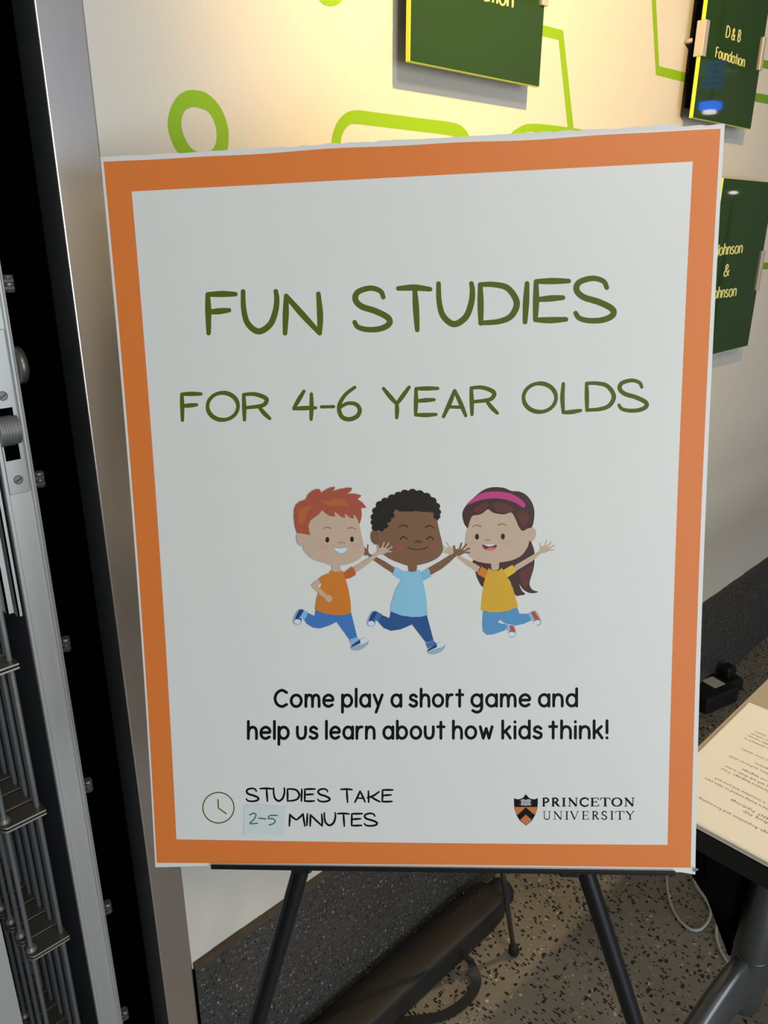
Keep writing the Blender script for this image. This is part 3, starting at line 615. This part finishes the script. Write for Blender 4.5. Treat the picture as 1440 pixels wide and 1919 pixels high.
for q, r_ in (((958, 800), (950, 738)), ((1000, 785), (1026, 706)), ((1025, 782), (1076, 716)), ((1040, 792), (1108, 758)), ((1045, 800), (1104, 804))): b.l('brown', [q, r_], 14 if q[0] > 960 else 18)
b.done('printed boy with black curly hair and sky blue shirt', .00044)
# boy on the left
a = Art((540, 890, 5.485))
a.f('jean', [(298, 1380), (285, 1452), (182, 1404), (165, 1472), (205, 1532), (270, 1570), (340, 1578), (430, 1550), (510, 1511), (640, 1690), (722, 1668), (655, 1400)], False)
shoes(a, 0, 0, 'cuff'); shoe2(a, 0, 0, 'cuff')
a.f('skin', [(685, 950), (760, 905), (860, 840), (932, 792), (952, 816), (882, 880), (790, 950), (700, 1012)], False)
a.f('skin', [(928, 805), (935, 770), (975, 745), (1015, 757), (1042, 782), (1010, 808), (960, 822)])
for q, r_ in (((940, 780), (931, 728)), ((970, 765), (996, 698)), ((1000, 768), (1042, 706)), ((1015, 780), (1076, 745)), ((1015, 792), (1068, 791))): a.l('skin', [q, r_], 15)
a.f('orange', [(445, 982), (480, 998), (530, 1002), (572, 984), (600, 1065), (635, 1190), (655, 1320), (659, 1415), (600, 1438), (500, 1442), (380, 1424), (289, 1384), (305, 1270), (335, 1180), (360, 1130), (318, 1078), (360, 1040), (440, 1008)], False)
a.f('orange2', [(578, 1012), (665, 943), (690, 965), (708, 1027), (650, 1062), (594, 1072)], False)
a.f('skin', [(324, 1076), (272, 1108), (249, 1140), (290, 1186), (350, 1238), (397, 1270), (412, 1244), (360, 1186), (318, 1140), (345, 1118)], False)
a.f('skin', [(388, 1258), (410, 1240), (432, 1232), (470, 1264), (456, 1300), (430, 1313), (402, 1292)], False)
a.f('skin', [(460, 915), (550, 915), (552, 985), (520, 998), (480, 998), (462, 985)], False)
a.f('skin', [(200, 560), (165, 740), (200, 812), (270, 868), (380, 905), (465, 932), (555, 930), (650, 910), (740, 868), (788, 815), (796, 760), (772, 650), (742, 510), (700, 380), (500, 350), (350, 350), (230, 430)])
a.e('skin', 145, 655, 50, 76); a.e('skinp', 153, 655, 30, 50); a.e('skin', 150, 660, 22, 40)
a.f('red', [(240, 620), (100, 596), (80, 530), (68, 430), (72, 350), (92, 305), (130, 275), (190, 255), (212, 205), (250, 170), (290, 150), (325, 147), (345, 162), (347, 188), (400, 152), (450, 130), (494, 124), (484, 150), (465, 172), (540, 147), (620, 134), (660, 134), (668, 152), (645, 178), (608, 198), (690, 194), (762, 212), (750, 232), (722, 250), (775, 285), (815, 338), (760, 345), (767, 400), (760, 460), (742, 512), (722, 455), (682, 405), (686, 452), (650, 444), (590, 400), (596, 446), (555, 435), (487, 378), (490, 432), (440, 425), (395, 400), (360, 364), (325, 408), (280, 440), (240, 470), (220, 520), (225, 570)], False)
a.f('redl', [(345, 262), (420, 270), (500, 240), (590, 262), (640, 335), (560, 310), (480, 325), (400, 305)]); a.f('redl', [(120, 380), (170, 335), (265, 320), (205, 385), (180, 480), (120, 500)])
a.l('red', [(370, 555), (405, 540), (452, 551)], [6, 9, 10]); a.l('red', [(624, 553), (665, 544), (710, 561)], [10, 9, 6])
a.e('eye', 413, 668, 20, 29); a.e('eye', 666, 664, 20, 29)
a.e('cheek', 382, 745, 42, 34); a.e('cheek', 712, 735, 38, 34)
a.f('nose', [(516, 712), (540, 692), (580, 690), (600, 712), (560, 703)])
a.f('sole', [(475, 757), (490, 744), (545, 752), (610, 742), (622, 752), (612, 792), (565, 816), (515, 798)]); a.f('toe', [(484, 757), (545, 758), (612, 752), (606, 782), (563, 806), (518, 790)])
a.done('printed boy with spiky red hair and orange shirt', .00086)

# ------------------------------------------------------------------ easel
BK = .017                                 # legs lie this far behind the board
def pl(x, y, back): r = ray(x, y); return CO+r*(-(PC+back)/r.dot(PN))
hub = pl(815, 753, .05)
easel = thing('easel', Vector((hub.x, hub.y, 0)), 'black folding tripod easel holding the poster', 'easel')
def to_floor(a, b, z): t = (z-a.z)/(b.z-a.z); return a+(b-a)*t
foot = []
for top, low in (((563, 1633), (482, 1919)), ((1099, 1635), (1191, 1919))):
    a1, a2 = pl(*top, BK+.012), pl(*low, BK+.012)
    st = to_floor(a1, a2, hub.z); f_ = to_floor(a1, a2, .012)
    lg = tube('front_leg', [st, a1, a2, f_], .0095, m_easel, easel, 16); lg['label'] = 'black front leg'
    ft = box('rubber_foot', f_+Vector((-.012, -.012, -.012)), f_+Vector((.012, .012, .016)), m_rubber, lg, .003, 2)
    foot.append(st)
tube('crossbar', [foot[0], (foot[0]+foot[1])/2, foot[1]], .008, m_easel, easel)
rf = onZ(964, 1786, 0.0); rl0 = hub+Vector((0, 0, .0))
rd = (rf-rl0); mid = rl0+rd*.66
rear = tube('rear_leg', [rl0, rl0+rd*.3, mid], .0068, m_rearleg, easel)
tube('rear_leg_tip', [mid, rl0+rd*.97], .0052, m_rearleg, rear)
bm = bmesh.new(); u_ = rd.normalized(); add_tube(bm, [rf-u_*.04, rf-u_*.034, rf-u_*.02, rf-u_*.006+Vector((0, 0, .002)), rf+Vector((0, 0, .001))], [.0062, .0085, .0105, .0115, .009], 16)
from_bm('rubber_foot', bm, m_rubber, rear, True)
tube('mast', [hub-VV*.05, hub+VV*.20], .007, m_easel, easel)
bm = bmesh.new(); add_box(bm, (-.03, -.02, -.03), (.03, .02, .03), .006, 2)
fr = Matrix((( VH.x, -PN.x, VV.x, hub.x), (VH.y, -PN.y, VV.y, hub.y), (VH.z, -PN.z, VV.z, hub.z), (0, 0, 0, 1)))
bm.transform(fr); from_bm('hub', bm, m_easel, easel)
# tray in the poster's own axes: u along, w up, d back
def tray_frame(): 
    return Matrix(((VH.x, -PN.x, VV.x, TL.x), (VH.y, -PN.y, VV.y, TL.y), (VH.z, -PN.z, VV.z, TL.z), (0, 0, 0, 1)))
ua, ub = puv(399, 1624)[0], puv(1268, 1636)[0]
bm = bmesh.new()
add_box(bm, (ua, -.003, -PH+.0004), (ub, .03, -PH+.0012), .0008, 2)     # shelf
add_box(bm, (ua, -.0034, -PH+.0004), (ub, -.0010, -PH+.0052), .001, 2)  # front lip
bm.transform(tray_frame()); from_bm('tray', bm, m_easel, easel)
for sx in ((545, 585), (1052, 1092)):
    u1, u2 = puv(sx[0], 1632)[0], puv(sx[1], 1634)[0]
    bm = bmesh.new(); add_box(bm, (u1, .004, -PH-.009), (u2, .034, -PH-.0002), .003, 2); bm.transform(tray_frame()); from_bm('tray_clip', bm, m_easel, easel)

# ------------------------------------------------------------------ glass plaques
YF = .83*K; TH = .008
def plaque(x0, x1, z0, z1, label, texts, clips):
    x0, x1 = x0*K, x1*K; z0, z1 = H+z0*K, H+z1*K
    t = thing('wall_plaque', Vector(((x0+x1)/2, W, z0)), label, 'plaque', 'green glass plaques on the wall')
    bm = bmesh.new(); add_box(bm, (x0, YF, z0), (x1, YF+TH, z1), .0008, 1)
    for f in bm.faces: f.material_index = 0 if abs(f.normal.y) > .9 else 1
    from_bm('glass_panel', bm, [m_glassface, m_glassedge], t)
    for fn in texts:
        p = Print(); fn(p); p.build('lettering', lambda x, y, off: onY(x, y, YF-off), m_yellow, t, .0002, .000004)
    for cx, cz0, cz1, sgn in clips:
        c0 = cx*K; cz0 = (onY(cz0[0], cz0[1], YF).z-H)/K; cz1 = (onY(cz1[0], cz1[1], YF).z-H)/K; bm = bmesh.new()
        add_box(bm, (c0-.004 if sgn > 0 else c0-.010, YF-.004, H+cz0*K), (c0+.012 if sgn > 0 else c0+.004, YF+TH+.006, H+cz1*K), .001, 2)
        cl = from_bm('edge_clip', bm, m_clip, t)
        tube('standoff', [(c0-sgn*-.004, YF+TH+.004, H+(cz0+cz1)/2*K), (c0-sgn*-.004, W, H+(cz0+cz1)/2*K)], .004, m_clip, cl)
    return t
def skew_word(txt, x0, y0, x1, y1, xh, w, gap=.42):
    """baseline from (x0,y0) to (x1,y1), verticals lean with the wall's perspective"""
    def fn(p):
        vz = Vector((705, 4862)); tot = sum(LOW[c][0] for c in txt)+gap*(len(txt)-1); s0 = 0
        for c in txt:
            adv, ss = LOW[c]
            for kind, pts in ss:
                q = []
                for a_, b_ in pts:
                    t_ = (s0+a_)/tot; bx, by = x0+(x1-x0)*t_, y0+(y1-y0)*t_
                    d = (Vector((bx, by))-vz).normalized(); q.append((bx+d.x*b_*xh, by+d.y*b_*xh))
                p.ribbon(q, w, closed=kind == 'o', straight=kind == 'l', butt=True)
            s0 += adv+gap
    return fn
plaque(.852, 1.149, .2035, .60, 'green glass plaque in the warm light, left end of the row above the poster', [skew_word('Foundation', 836, -18, 961, 14, 21, 3.6, .34)], [(1.149, (1020, 12), (1020, -75), -1)])
pq = plaque(1.683, 1.973, .2035, .60, 'green glass plaque lettered D & B Foundation at the top right', [
    skew_word('D', 1361, 69, 1367, 72, 15, 2), skew_word('&', 1371.5, 74, 1377, 76, 15, 1.9), skew_word('B', 1383, 77, 1387, 79.5, 15, 2),
    skew_word('Foundation', 1341.5, 107, 1395, 125.5, 13.5, 1.9, .34)], [(1.685, (1300, 101), (1308, 31), 1), (1.973, (1416, 130), (1428, 68), -1)])
box('backing_board', (1.6835*K, YF+TH+.0005, H+.2235*K), (1.972*K, YF+TH+.012, H+.60*K), m_dark, pq)
plaque(1.869, 2.164, -.305, .098, 'dark green glass plaque lettered Johnson & Johnson right of the poster', [
    skew_word('Johnson', 1343, 479, 1390.5, 474, 14.5, 2.2, .34), skew_word('&', 1357, 518, 1366, 516.5, 15.5, 2.2), skew_word('Johnson', 1333, 560.5, 1379, 554.5, 14.5, 2.2, .34)], [(2.164, (1415, 545), (1428, 470), -1)])

# ------------------------------------------------------------------ folding gate
gate = thing('folding_gate', A(.30, .97, -1.5), 'aluminium folding security gate with stacked steel rods left of the black gap', 'gate')
bm = bmesh.new()
def ab(x0, y0, z0, x1, y1, z1, bev=.0): add_box(bm, A(x0, y0, z0), A(x1, y1, z1), bev)
ab(.2885, .953, -1.5, .3215, .99, 1.3)                      # core
ab(.2875, .9485, -1.5, .2925, .97, 1.3, .0008)              # left lip
ab(.3185, .9485, -1.5, .3225, .97, 1.3, .0008)              # right lip
ab(.3232, .9505, -1.5, .3258, .985, 1.3, .0010)
post = from_bm('gate_post', bm, m_alu2, gate)
box('post_side', A(.2865, .952, -1.5), A(.2888, 1.10, 1.3), m_alud, gate)  # side facing the stack, its shade put into the dark colour
zr = [-.067-.2345*k for k in range(-4, 7)]
bm = bmesh.new()
def zpx(px, py): return (onY(px, py, .95*K).z-H)/K
z_t, z_b = zpx(8, 617), zpx(34, 926)
lp = box('lock_plate', A(.2932, .9512, z_b), A(.3178, .955, z_t), m_alu, gate, .0006)
for (sx, sy) in ((5, 742), (34, 899)):
    c_ = onY(sx, sy, .951*K); s_ = tube('screw', [c_+Vector((0, .001, 0)), c_-Vector((0, .0012, 0)), c_-Vector((0, .0018, 0))], [.0052, .0052, .0042], m_hook, lp, 20)
    box('screw_slot', c_+Vector((-.0038, -.0021, -.0005)), c_+Vector((.0038, -.0015, .0005)), m_plastic, s_ if False else lp, axes=Matrix.Translation(c_) @ Matrix.Rotation(-.5, 4, 'Y') @ Matrix.Translation(-c_))
zs0, zs1 = zpx(18, 764), zpx(30, 862)
box('latch_slot', A(.2955, .9506, zs1), A(.3125, .9515, zs0), m_dark, lp)
zc = (zpx(24, 779)+zpx(30, 832))/2
bm = bmesh.new()
for k in range(8):
    x0 = .2918+k*.003; rr = .0185-(.001 if k > 5 else 0); rr *= K
    ring = [A(x0, .9535, zc)+Vector((0, -rr*.8*math.cos(t), rr*math.sin(t))) for t in [(-1+2*i/16)*math.pi/2 for i in range(17)]]
    v1 = [bm.verts.new(q) for q in ring]; v2 = [bm.verts.new(q+Vector((.0027*K, 0, 0))) for q in ring]
    bm.faces.new(v1); bm.faces.new(v2[::-1])
    for i in range(17): bm.faces.new((v1[i], v1[(i+1) % 17], v2[(i+1) % 17], v2[i]))
bmesh.ops.recalc_face_normals(bm, faces=bm.faces); o = from_bm('hook_bolt', bm, m_hook, gate); o['label'] = 'grey laminated hook bolt'
c_ = onY(33, 684, .955*K); tube('thumb_knob', [Vector((.3250*K, c_.y, c_.z)), Vector((.3255*K, c_.y, c_.z)), Vector((.3320*K, c_.y, c_.z)), Vector((.3335*K, c_.y, c_.z))], [.020, .0205, .0205, .0185], m_knob, gate, 28)
for z in zr:                                               # bolt ends on the right of the post
    b_ = box('bolt_end', A(.325, .953, z-.0065), A(.338, .968, z-.0015), m_plate, gate, .0008)
    box('bolt_end', A(.325, .953, z+.0015), A(.338, .968, z+.0065), m_plate, gate, .0008)
    tube('bolt_cap', [A(.334, .9605, z-.009), A(.334, .9605, z+.010)], .0055, m_hook, gate)
# panels of the stack: plates on rods
def plate_mesh(x0, x1, y0, y1, dz):
    bm = bmesh.new(); r_ = .0085; ym = (y0+y1)/2
    for z0, z1 in ((-.0042, -.0014), (.0014, .0042)):
        poly = [(x1, y0), (x1, y1), (x0+r_, y1)]+[(x0+r_*(1-math.sin(t)), ym+(y1-y0)/2*math.cos(t)) for t in [math.pi*i/8 for i in range(1, 8)]]+[(x0+r_, y0)]
        a_ = [bm.verts.new(A(x, y, dz+z1)) for x, y in poly]; c_ = [bm.verts.new(A(x, y, dz+z0)) for x, y in poly]; n = len(poly)
        f1 = bm.faces.new(a_[::-1]); f2 = bm.faces.new(c_)
        for i in range(n): f = bm.faces.new((a_[i], a_[(i+1) % n], c_[(i+1) % n], c_[i])); f.material_index = 1
    bmesh.ops.recalc_face_normals(bm, faces=bm.faces); me = bpy.data.meshes.new('link_plate'); bm.to_mesh(me); bm.free(); me.materials.append(m_plate); me.materials.append(m_edge); return me
pmesh = plate_mesh(.209, .268, .9485, .978, 0)
bm = bmesh.new(); add_tube(bm, [A(.2175, .9632, -.008), A(.2175, .9632, -.0045)], .0085*K, 16); add_tube(bm, [A(.2175, .9632, .0045), A(.2175, .9632, .0065), A(.2175, .9632, .011)], [.0085*K, .0085*K, .0055*K], 16)
wmesh = bpy.data.meshes.new('washer'); bm.to_mesh(wmesh); bm.free(); wmesh.materials.append(m_hook)
def rodm(r):
    bm = bmesh.new(); add_tube(bm, [A(0, 0, -1.47), A(0, 0, 1.25)], r, 12); me = bpy.data.meshes.new('rod'); bm.to_mesh(me); bm.free(); me.materials.append(m_rod)
    for p_ in me.polygons: p_.use_smooth = len(p_.vertices) == 4
    return me
rm = rodm(.0034)
for i in range(8):
    dy = .0355*i*K; dx = -.0018*i*K
    for z in zr[3:]:
        o = link('link_plate', pmesh, None, gate); o.location = Vector((dx, dy, z*K)); 
        w = bpy.data.objects.new('washer', wmesh); C.objects.link(w); w.parent = o
    for rx in (.2175, .2615):
        o = link('rod', rm, None, gate); o.location = Vector((rx*K+dx, .9632*K+dy, 0))
    o = link('rod', rm, None, gate); o.location = Vector((.2635*K+dx, .981*K+dy, 0))
# hanging channel strips beside the post and the grey end panel
for x0, x1, yb in ((13, 26, 1148), (34, 42.5, 1154)):
    q0, q1 = onY(x0, yb, .944*K), onY(x1, yb, .944*K)
    box('channel_strip', (q0.x, q0.y, q1.z), (q1.x, q1.y+.003, 2.6), m_alu2, gate)
    box('channel_strip', (q0.x, q0.y, q1.z), (q0.x+.002, q1.y+.02, 2.6), m_alu2, gate)
q = onY(43, 1919, .935*K)
o = box('end_panel', (q.x-.5, q.y, .01), (q.x, q.y+.01, q.z+.5), m_alu2, gate); o['label'] = 'plain light grey panel at the far left'
for z in (.0,): box('floor_track', A(-.3, .93, -1.5), A(.36, 1.3, -1.494), m_alud, gate)

# ------------------------------------------------------------------ table with papers
ZT = .742
ZP = ZT-.0004+14*.0005
px0, px1, py1 = onZ(1440, 1615, ZP).x, onZ(1405, 1316, ZP).x, onZ(1405, 1316, ZP).y
tx0, ty1 = px0+.004, onZ(1440, 1272, ZT).y
table = thing('table', (tx0+.7, ty1-.3, 0), 'beige topped folding table with a black edge at the right', 'table')
box('tabletop', (tx0, ty1-.62, ZT-.004), (tx0+1.5, ty1, ZT-.0005), m_top, table)
box('edge_band', (tx0-.003, ty1-.623, ZT-.032), (tx0+1.503, ty1+.003, ZT-.0041), m_tedge, table, .002, 2)
cc = onZ(1392, 1868, .125)
bm = bmesh.new(); add_tube(bm, [(cc.x, cc.y, ZT-.033), (cc.x, cc.y, .22), (cc.x, cc.y, .155), (cc.x, cc.y, .118), (cc.x, cc.y, .112)], [.036, .036, .036, .034, .026], 28, (1.0, .86)); leg = from_bm('table_leg', bm, m_leg, table, True)
bm = bmesh.new(); add_tube(bm, [(cc.x, cc.y, .238), (cc.x, cc.y, .242)], .0368, 28, (1.0, .86)); from_bm('collar_ring', bm, m_leg, leg, True)
# arched foot arm leaving the column
def arm(path, m, parent):
    bm = bmesh.new(); rings = []
    for (p_, w_, h_), t_ in path:
        s_ = Vector((-t_.y, t_.x, 0)).normalized(); ring = []
        for cx_, cz_ in ((-1, -1), (-1.05, .2), (-.62, .62), (-.55, .95), (.0, 1.08), (.55, .95), (.62, .62), (1.05, .2), (1, -1)):
            ring.append(bm.verts.new(p_+s_*w_*cx_+Vector((0, 0, h_*cz_))))
        rings.append(ring)
    for a_, b_ in zip(rings, rings[1:]):
        n = len(a_)
        for k in range(n): bm.faces.new((a_[k], a_[(k+1) % n], b_[(k+1) % n], b_[k]))
    bm.faces.new(rings[0]); bm.faces.new(rings[-1][::-1]); bmesh.ops.recalc_face_normals(bm, faces=bm.faces)
    o = from_bm('foot_arm', bm, m, parent, True); md = o.modifiers.new('s', 'SUBSURF'); md.levels = md.render_levels = 1; return o
dirv = Vector((-.985, .17, 0)).normalized()
prof = [(0.0, .175, .060), (.03, .184, .058), (.06, .182, .054), (.10, .165, .048), (.15, .132, .040), (.21, .090, .032), (.27, .054, .024), (.32, .026, .016), (.335, .018, .012)]
arm([((Vector((cc.x, cc.y, 0))+dirv*d+Vector((0, 0, z)), .027-.02*d, h), dirv) for d, z, h in prof], m_leg, leg)
arm([((Vector((cc.x, cc.y, 0))-dirv*d+Vector((0, 0, z)), .027-.02*d, h), -dirv) for d, z, h in prof], m_leg, leg)
# papers
paper = thing('paper_stack', (tx0+.15, ty1-.1, ZT), 'stack of printed forms lying at the left end of the table', 'papers')
bm = bmesh.new(); rnd = random.Random(2)
for k in range(14):
    z0 = ZT-.0004+k*.0005; j = rnd.uniform(-.0012, .0012)
    add_box(bm, (px0+j, py1-.236+j, z0), (px1+j*.6, py1+j*.4, z0+.00038))
from_bm('paper_sheets', bm, m_paper, paper)
box('top_sheet', (px0+.002, py1-.234, ZP), (px1-.001, py1-.001, ZP+.0003), m_paper, paper)
S8 = (1280, 1260, 5.05)
lines = [('Study of Child Development and Language Acquisition and Processing II', 120, 1160, .0050), ('Principal Investigator: A. Goldberg, PhD', 575, 1300, .0050), ('DEPARTMENT: Psychology', 458, 1196, .0050),
         ('Your child is being invited to take part', 215, 993, .0048), ('in this study. Research is voluntary and you and', 312, 995, .0048), ('to see how children learn and understand language. Your', 365, 902, .0048),
         ('some pictures and sounds, and we will ask them some', 412, 882, .0048), ('simple questions about language.', 555, 905, .0048), ('five minutes to complete, and your child', 448, 785, .0048),
         ('and cognition', 685, 850, .0048), ('There is no risk to your child\'s', 560, 715, .0048), ('record short spoken answers to', 580, 612, .0048), ('We do not keep details like names', 620, 592, .0048), ('or any forms we collect', 655, 574, .0048), ('about your child\'s', 690, 552, .0048)]
for txt, lx, ly, sz in lines:
    q = onZ(S8[0]+lx/S8[2], S8[1]+ly/S8[2], ZP+.0004)
    cu = bpy.data.curves.new('t', 'FONT'); cu.body = txt; cu.size = sz*1.35; cu.align_x = 'RIGHT'; cu.resolution_u = 1; to = bpy.data.objects.new('t', cu); C.objects.link(to)
    bpy.context.view_layer.update(); me = bpy.data.meshes.new_from_object(to.evaluated_get(bpy.context.evaluated_depsgraph_get()))
    o0 = 0; V = []; Fc = []
    for v in me.vertices:
        x_, y_ = v.co.x, v.co.y; P_ = (q.x-y_, min(q.y, py1-.004)+x_, ZP+.00042)
        V.append(P_)
    for f in me.polygons:
        if all(V[o0+i][1] > py1-.232 for i in f.vertices): Fc.append(tuple(o0+i for i in f.vertices))
    bpy.data.objects.remove(to); bpy.data.curves.remove(cu); bpy.data.meshes.remove(me)
    from_py('text_line', V, Fc, m_text, paper)

# black bag hanging under the tabletop, behind the leg
yb = min(ty1-.004, cc.y+.085)
pts = [onY(x, y, yb) for x, y in ((1283, 1600), (1289, 1636), (1318, 1678), (1345, 1720), (1354, 1745), (1363, 1766), (1380, 1772))]
poly = [(q.x, q.z) for q in pts]+[(cc.x+.12, pts[-1].z+.01), (cc.x+.16, ZT-.034), (pts[0].x-.02, ZT-.034)]
bag2 = prism('tote_bag', poly, 'y', yb, yb-.03, m_cloth, None, .006); tag(bag2, 'black fabric bag hanging under the table behind its leg', 'bag')

# ------------------------------------------------------------------ things on the floor
# long black carrying bag along the wall
q0, q1 = onZ(947, 1744, 0), onZ(739, 1917, 0)
ybf = (q0.y+q1.y)/2; xr = q0.x+.035
carry = thing('carrying_bag', ((xr+.3)/2, (ybf+W)/2, 0), 'long black equipment bag lying on the floor against the dark wall base', 'bag')
zt_ = onY(934.7, 1694, ybf+.006).z
yb2 = W-.012
bm = bmesh.new(); xs = [.25, .3, .5, .7, .9, xr-.06, xr-.02, xr]; rings = []
for i, x in enumerate(xs):
    k = 1 if i < 6 else (.93 if i == 6 else .74); zc_ = zt_/2; ym = (ybf+yb2)/2; hy = (yb2-ybf)/2*(1 if i < 6 else k); hz = zt_/2*k
    wob = .003*math.sin(i*2.1)
    ring = [(ym-hy, .004+zc_-hz+.01), (ym-hy+.002, zc_*.9), (ym-hy*.98, zc_+hz*.82), (ym-hy*.86, zc_+hz+wob*.3), (ym-hy*.2, zc_+hz*1.03+wob), (ym+hy*.3, zc_+hz*.97), (ym+hy*.9, zc_+hz*.78), (ym+hy, zc_), (ym+hy*.95, .006+zc_-hz), (ym, .002+zc_-hz), (ym-hy*.9, .002+zc_-hz)]
    rings.append([bm.verts.new((x, a_, b_)) for a_, b_ in ring])
for r1, r2 in zip(rings, rings[1:]):
    for k in range(11): bm.faces.new((r1[k], r1[(k+1) % 11], r2[(k+1) % 11], r2[k]))
bm.faces.new(rings[0]); bm.faces.new(rings[-1][::-1]); bmesh.ops.recalc_face_normals(bm, faces=bm.faces)
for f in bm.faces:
    if f.normal.z > .75 and f.calc_center_median().y < (ybf+yb2)/2+.02: f.material_index = 1  # brown sheen on the upward faces is put into their colour
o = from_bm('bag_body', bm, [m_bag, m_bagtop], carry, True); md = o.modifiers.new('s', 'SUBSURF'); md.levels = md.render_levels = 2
bm = bmesh.new(); add_tube(bm, [(xr-.015, (ybf+yb2)/2-.006, zt_*.52), (xr+.018, (ybf+yb2)/2-.006, zt_*.52), (xr+.028, (ybf+yb2)/2-.006, zt_*.52)], [zt_*.46, zt_*.44, zt_*.34], 24); from_bm('end_cap', bm, m_rubber, carry, True)
for x_, y_ in ((868, 1671), (897, 1674), (882, 1684), (865, 1697), (850, 1710)):
    q = onZ(x_, y_, zt_+.001); bm = bmesh.new(); bmesh.ops.create_uvsphere(bm, u_segments=12, v_segments=8, radius=.0045); bm.transform(Matrix.Translation((q.x, min(q.y, yb2-.01), zt_-.004))); o = from_bm('rivet', bm, m_plastic, carry, True)
strap = [onZ(x, y, z) for x, y, z in ((868, 1790, .05), (882, 1806, .03), (894, 1836, .012), (884, 1864, .006), (860, 1888, .004), (825, 1906, .004), (780, 1913, .004), (735, 1918, .006), (700, 1925, .03))]
sp = catmull(strap, 6); bm = bmesh.new(); prev = None
for i, q in enumerate(sp):
    t_ = (sp[min(i+1, len(sp)-1)]-sp[max(i-1, 0)]).normalized(); s_ = Vector((-t_.y, t_.x, 0)).normalized()*.0095
    h_ = Vector((0, 0, .003)); cur = [bm.verts.new(q+s_+h_*.2), bm.verts.new(q-s_+h_*.2), bm.verts.new(q-s_+h_), bm.verts.new(q+s_+h_)]
    if prev:
        for k in range(4): bm.faces.new((prev[k], prev[(k+1) % 4], cur[(k+1) % 4], cur[k]))
    prev = cur
bmesh.ops.recalc_face_normals(bm, faces=bm.faces); from_bm('handle_strap', bm, m_bag, carry)

# black box with a white sticker near the wall
c0 = onZ(1332, 1322, 0); box_o = thing('power_adapter', (c0.x, c0.y+.03, 0), 'small black box with a white sticker on the floor by the wall', 'adapter')
rot = Matrix.Translation((c0.x+.02, c0.y+.02, 0)) @ Matrix.Rotation(-.25, 4, 'Z')
box('adapter_body', (-.075, -.055, .0), (.075, .05, .055), m_plastic, box_o, .008, 3, axes=rot)
box('plug_block', (.06, -.02, .0), (.15, .045, .045), m_plastic, box_o, .01, 3, axes=rot)
box('raised_lid', (.085, 0, .045), (.13, .04, .085), m_plastic, box_o, .008, 2, axes=rot)
box('sticker', (.0, -.02, .0555), (.05, .03, .0562), mat('white_sticker', (.6, .56, .48), .6), box_o, axes=rot)

# white cable looping on the floor
path = [(1256, 1560), (1252, 1610), (1250, 1650), (1256, 1690), (1272, 1722), (1294, 1741), (1314, 1741), (1330, 1722), (1331, 1702), (1318, 1678), (1306, 1662), (1300, 1640), (1312, 1625), (1335, 1650), (1346, 1690), (1347, 1716), (1343, 1738), (1344, 1760), (1353, 1786), (1372, 1812), (1400, 1830)]
o = tube('white_cable', catmull([onZ(x, y, .0032+(.004 if 9 <= i <= 13 else 0)) for i, (x, y) in enumerate(path)], 8), .0030, m_cable, None, 10); tag(o, 'thin white cable looping on the terrazzo floor near the table leg', 'cable')

# lamps added out of view, only to give reflections in the glass plaques
m_blue = mat('blue_lamp_glow', (.02, .05, .3), .4, **{'Emission Color': (.02, .16, 1, 1), 'Emission Strength': 5.0})
m_bulb = mat('lamp_bulb_glow', (.8, .8, .8), .4, **{'Emission Color': (1, .93, .8, 1), 'Emission Strength': 5.0})
lc = onY(1330, 212, YF); rr_ = ray(1330, 212); d_ = Vector((rr_.x, -rr_.y, rr_.z)).normalized(); L = lc+d_*3.6
pend = thing('added_blue_lamp', L, 'blue glowing lamp added out of view for its reflection in a plaque', 'lamp')
box('lamp_rod', L+Vector((-.006, -.006, .35)), Vector((L.x+.006, L.y+.006, 2.9)), m_easel, pend)
box('lamp_shade', L+Vector((-.05, -.05, .015)), L+Vector((.05, .05, .06)), m_blue, pend, .01, 2)
box('bulb', L+Vector((-.03, -.03, -.005)), L+Vector((.03, .03, .014)), m_bulb, pend, .006, 2)
m_blue2 = mat('dim_blue_lamp_glow', (.02, .05, .2), .4, **{'Emission Color': (.02, .12, .8, 1), 'Emission Strength': .7})
box('lamp_core', L+Vector((-.008, -.008, .06)), L+Vector((.008, .008, .36)), m_easel, pend)
for k in range(7): box('fin', L+Vector((-.045, -.045, .13+k*.03)), L+Vector((.045, .045, .142+k*.03)), m_blue2 if k < 5 else m_plastic, pend)
lc = onY(1375, 361, YF); rr_ = ray(1375, 361); d_ = Vector((rr_.x, -rr_.y, rr_.z)).normalized(); L = lc+d_*3.2
fl_ = thing('added_white_lamp', Vector((L.x, L.y, 0)), 'slim lamp with a small bright head, added out of view for its reflection in a plaque', 'lamp')
tube('base', [(L.x, L.y, 0), (L.x, L.y, .02)], .13, m_easel, fl_, 24); tube('pole', [(L.x, L.y, .02), (L.x, L.y, L.z-.03)], .01, m_easel, fl_)
bm = bmesh.new(); bmesh.ops.create_uvsphere(bm, u_segments=16, v_segments=10, radius=.03); bm.transform(Matrix.Translation(L) @ Matrix.Diagonal((.8, .8, .3, 1))); from_bm('lamp_head', bm, m_bulb, fl_, True)
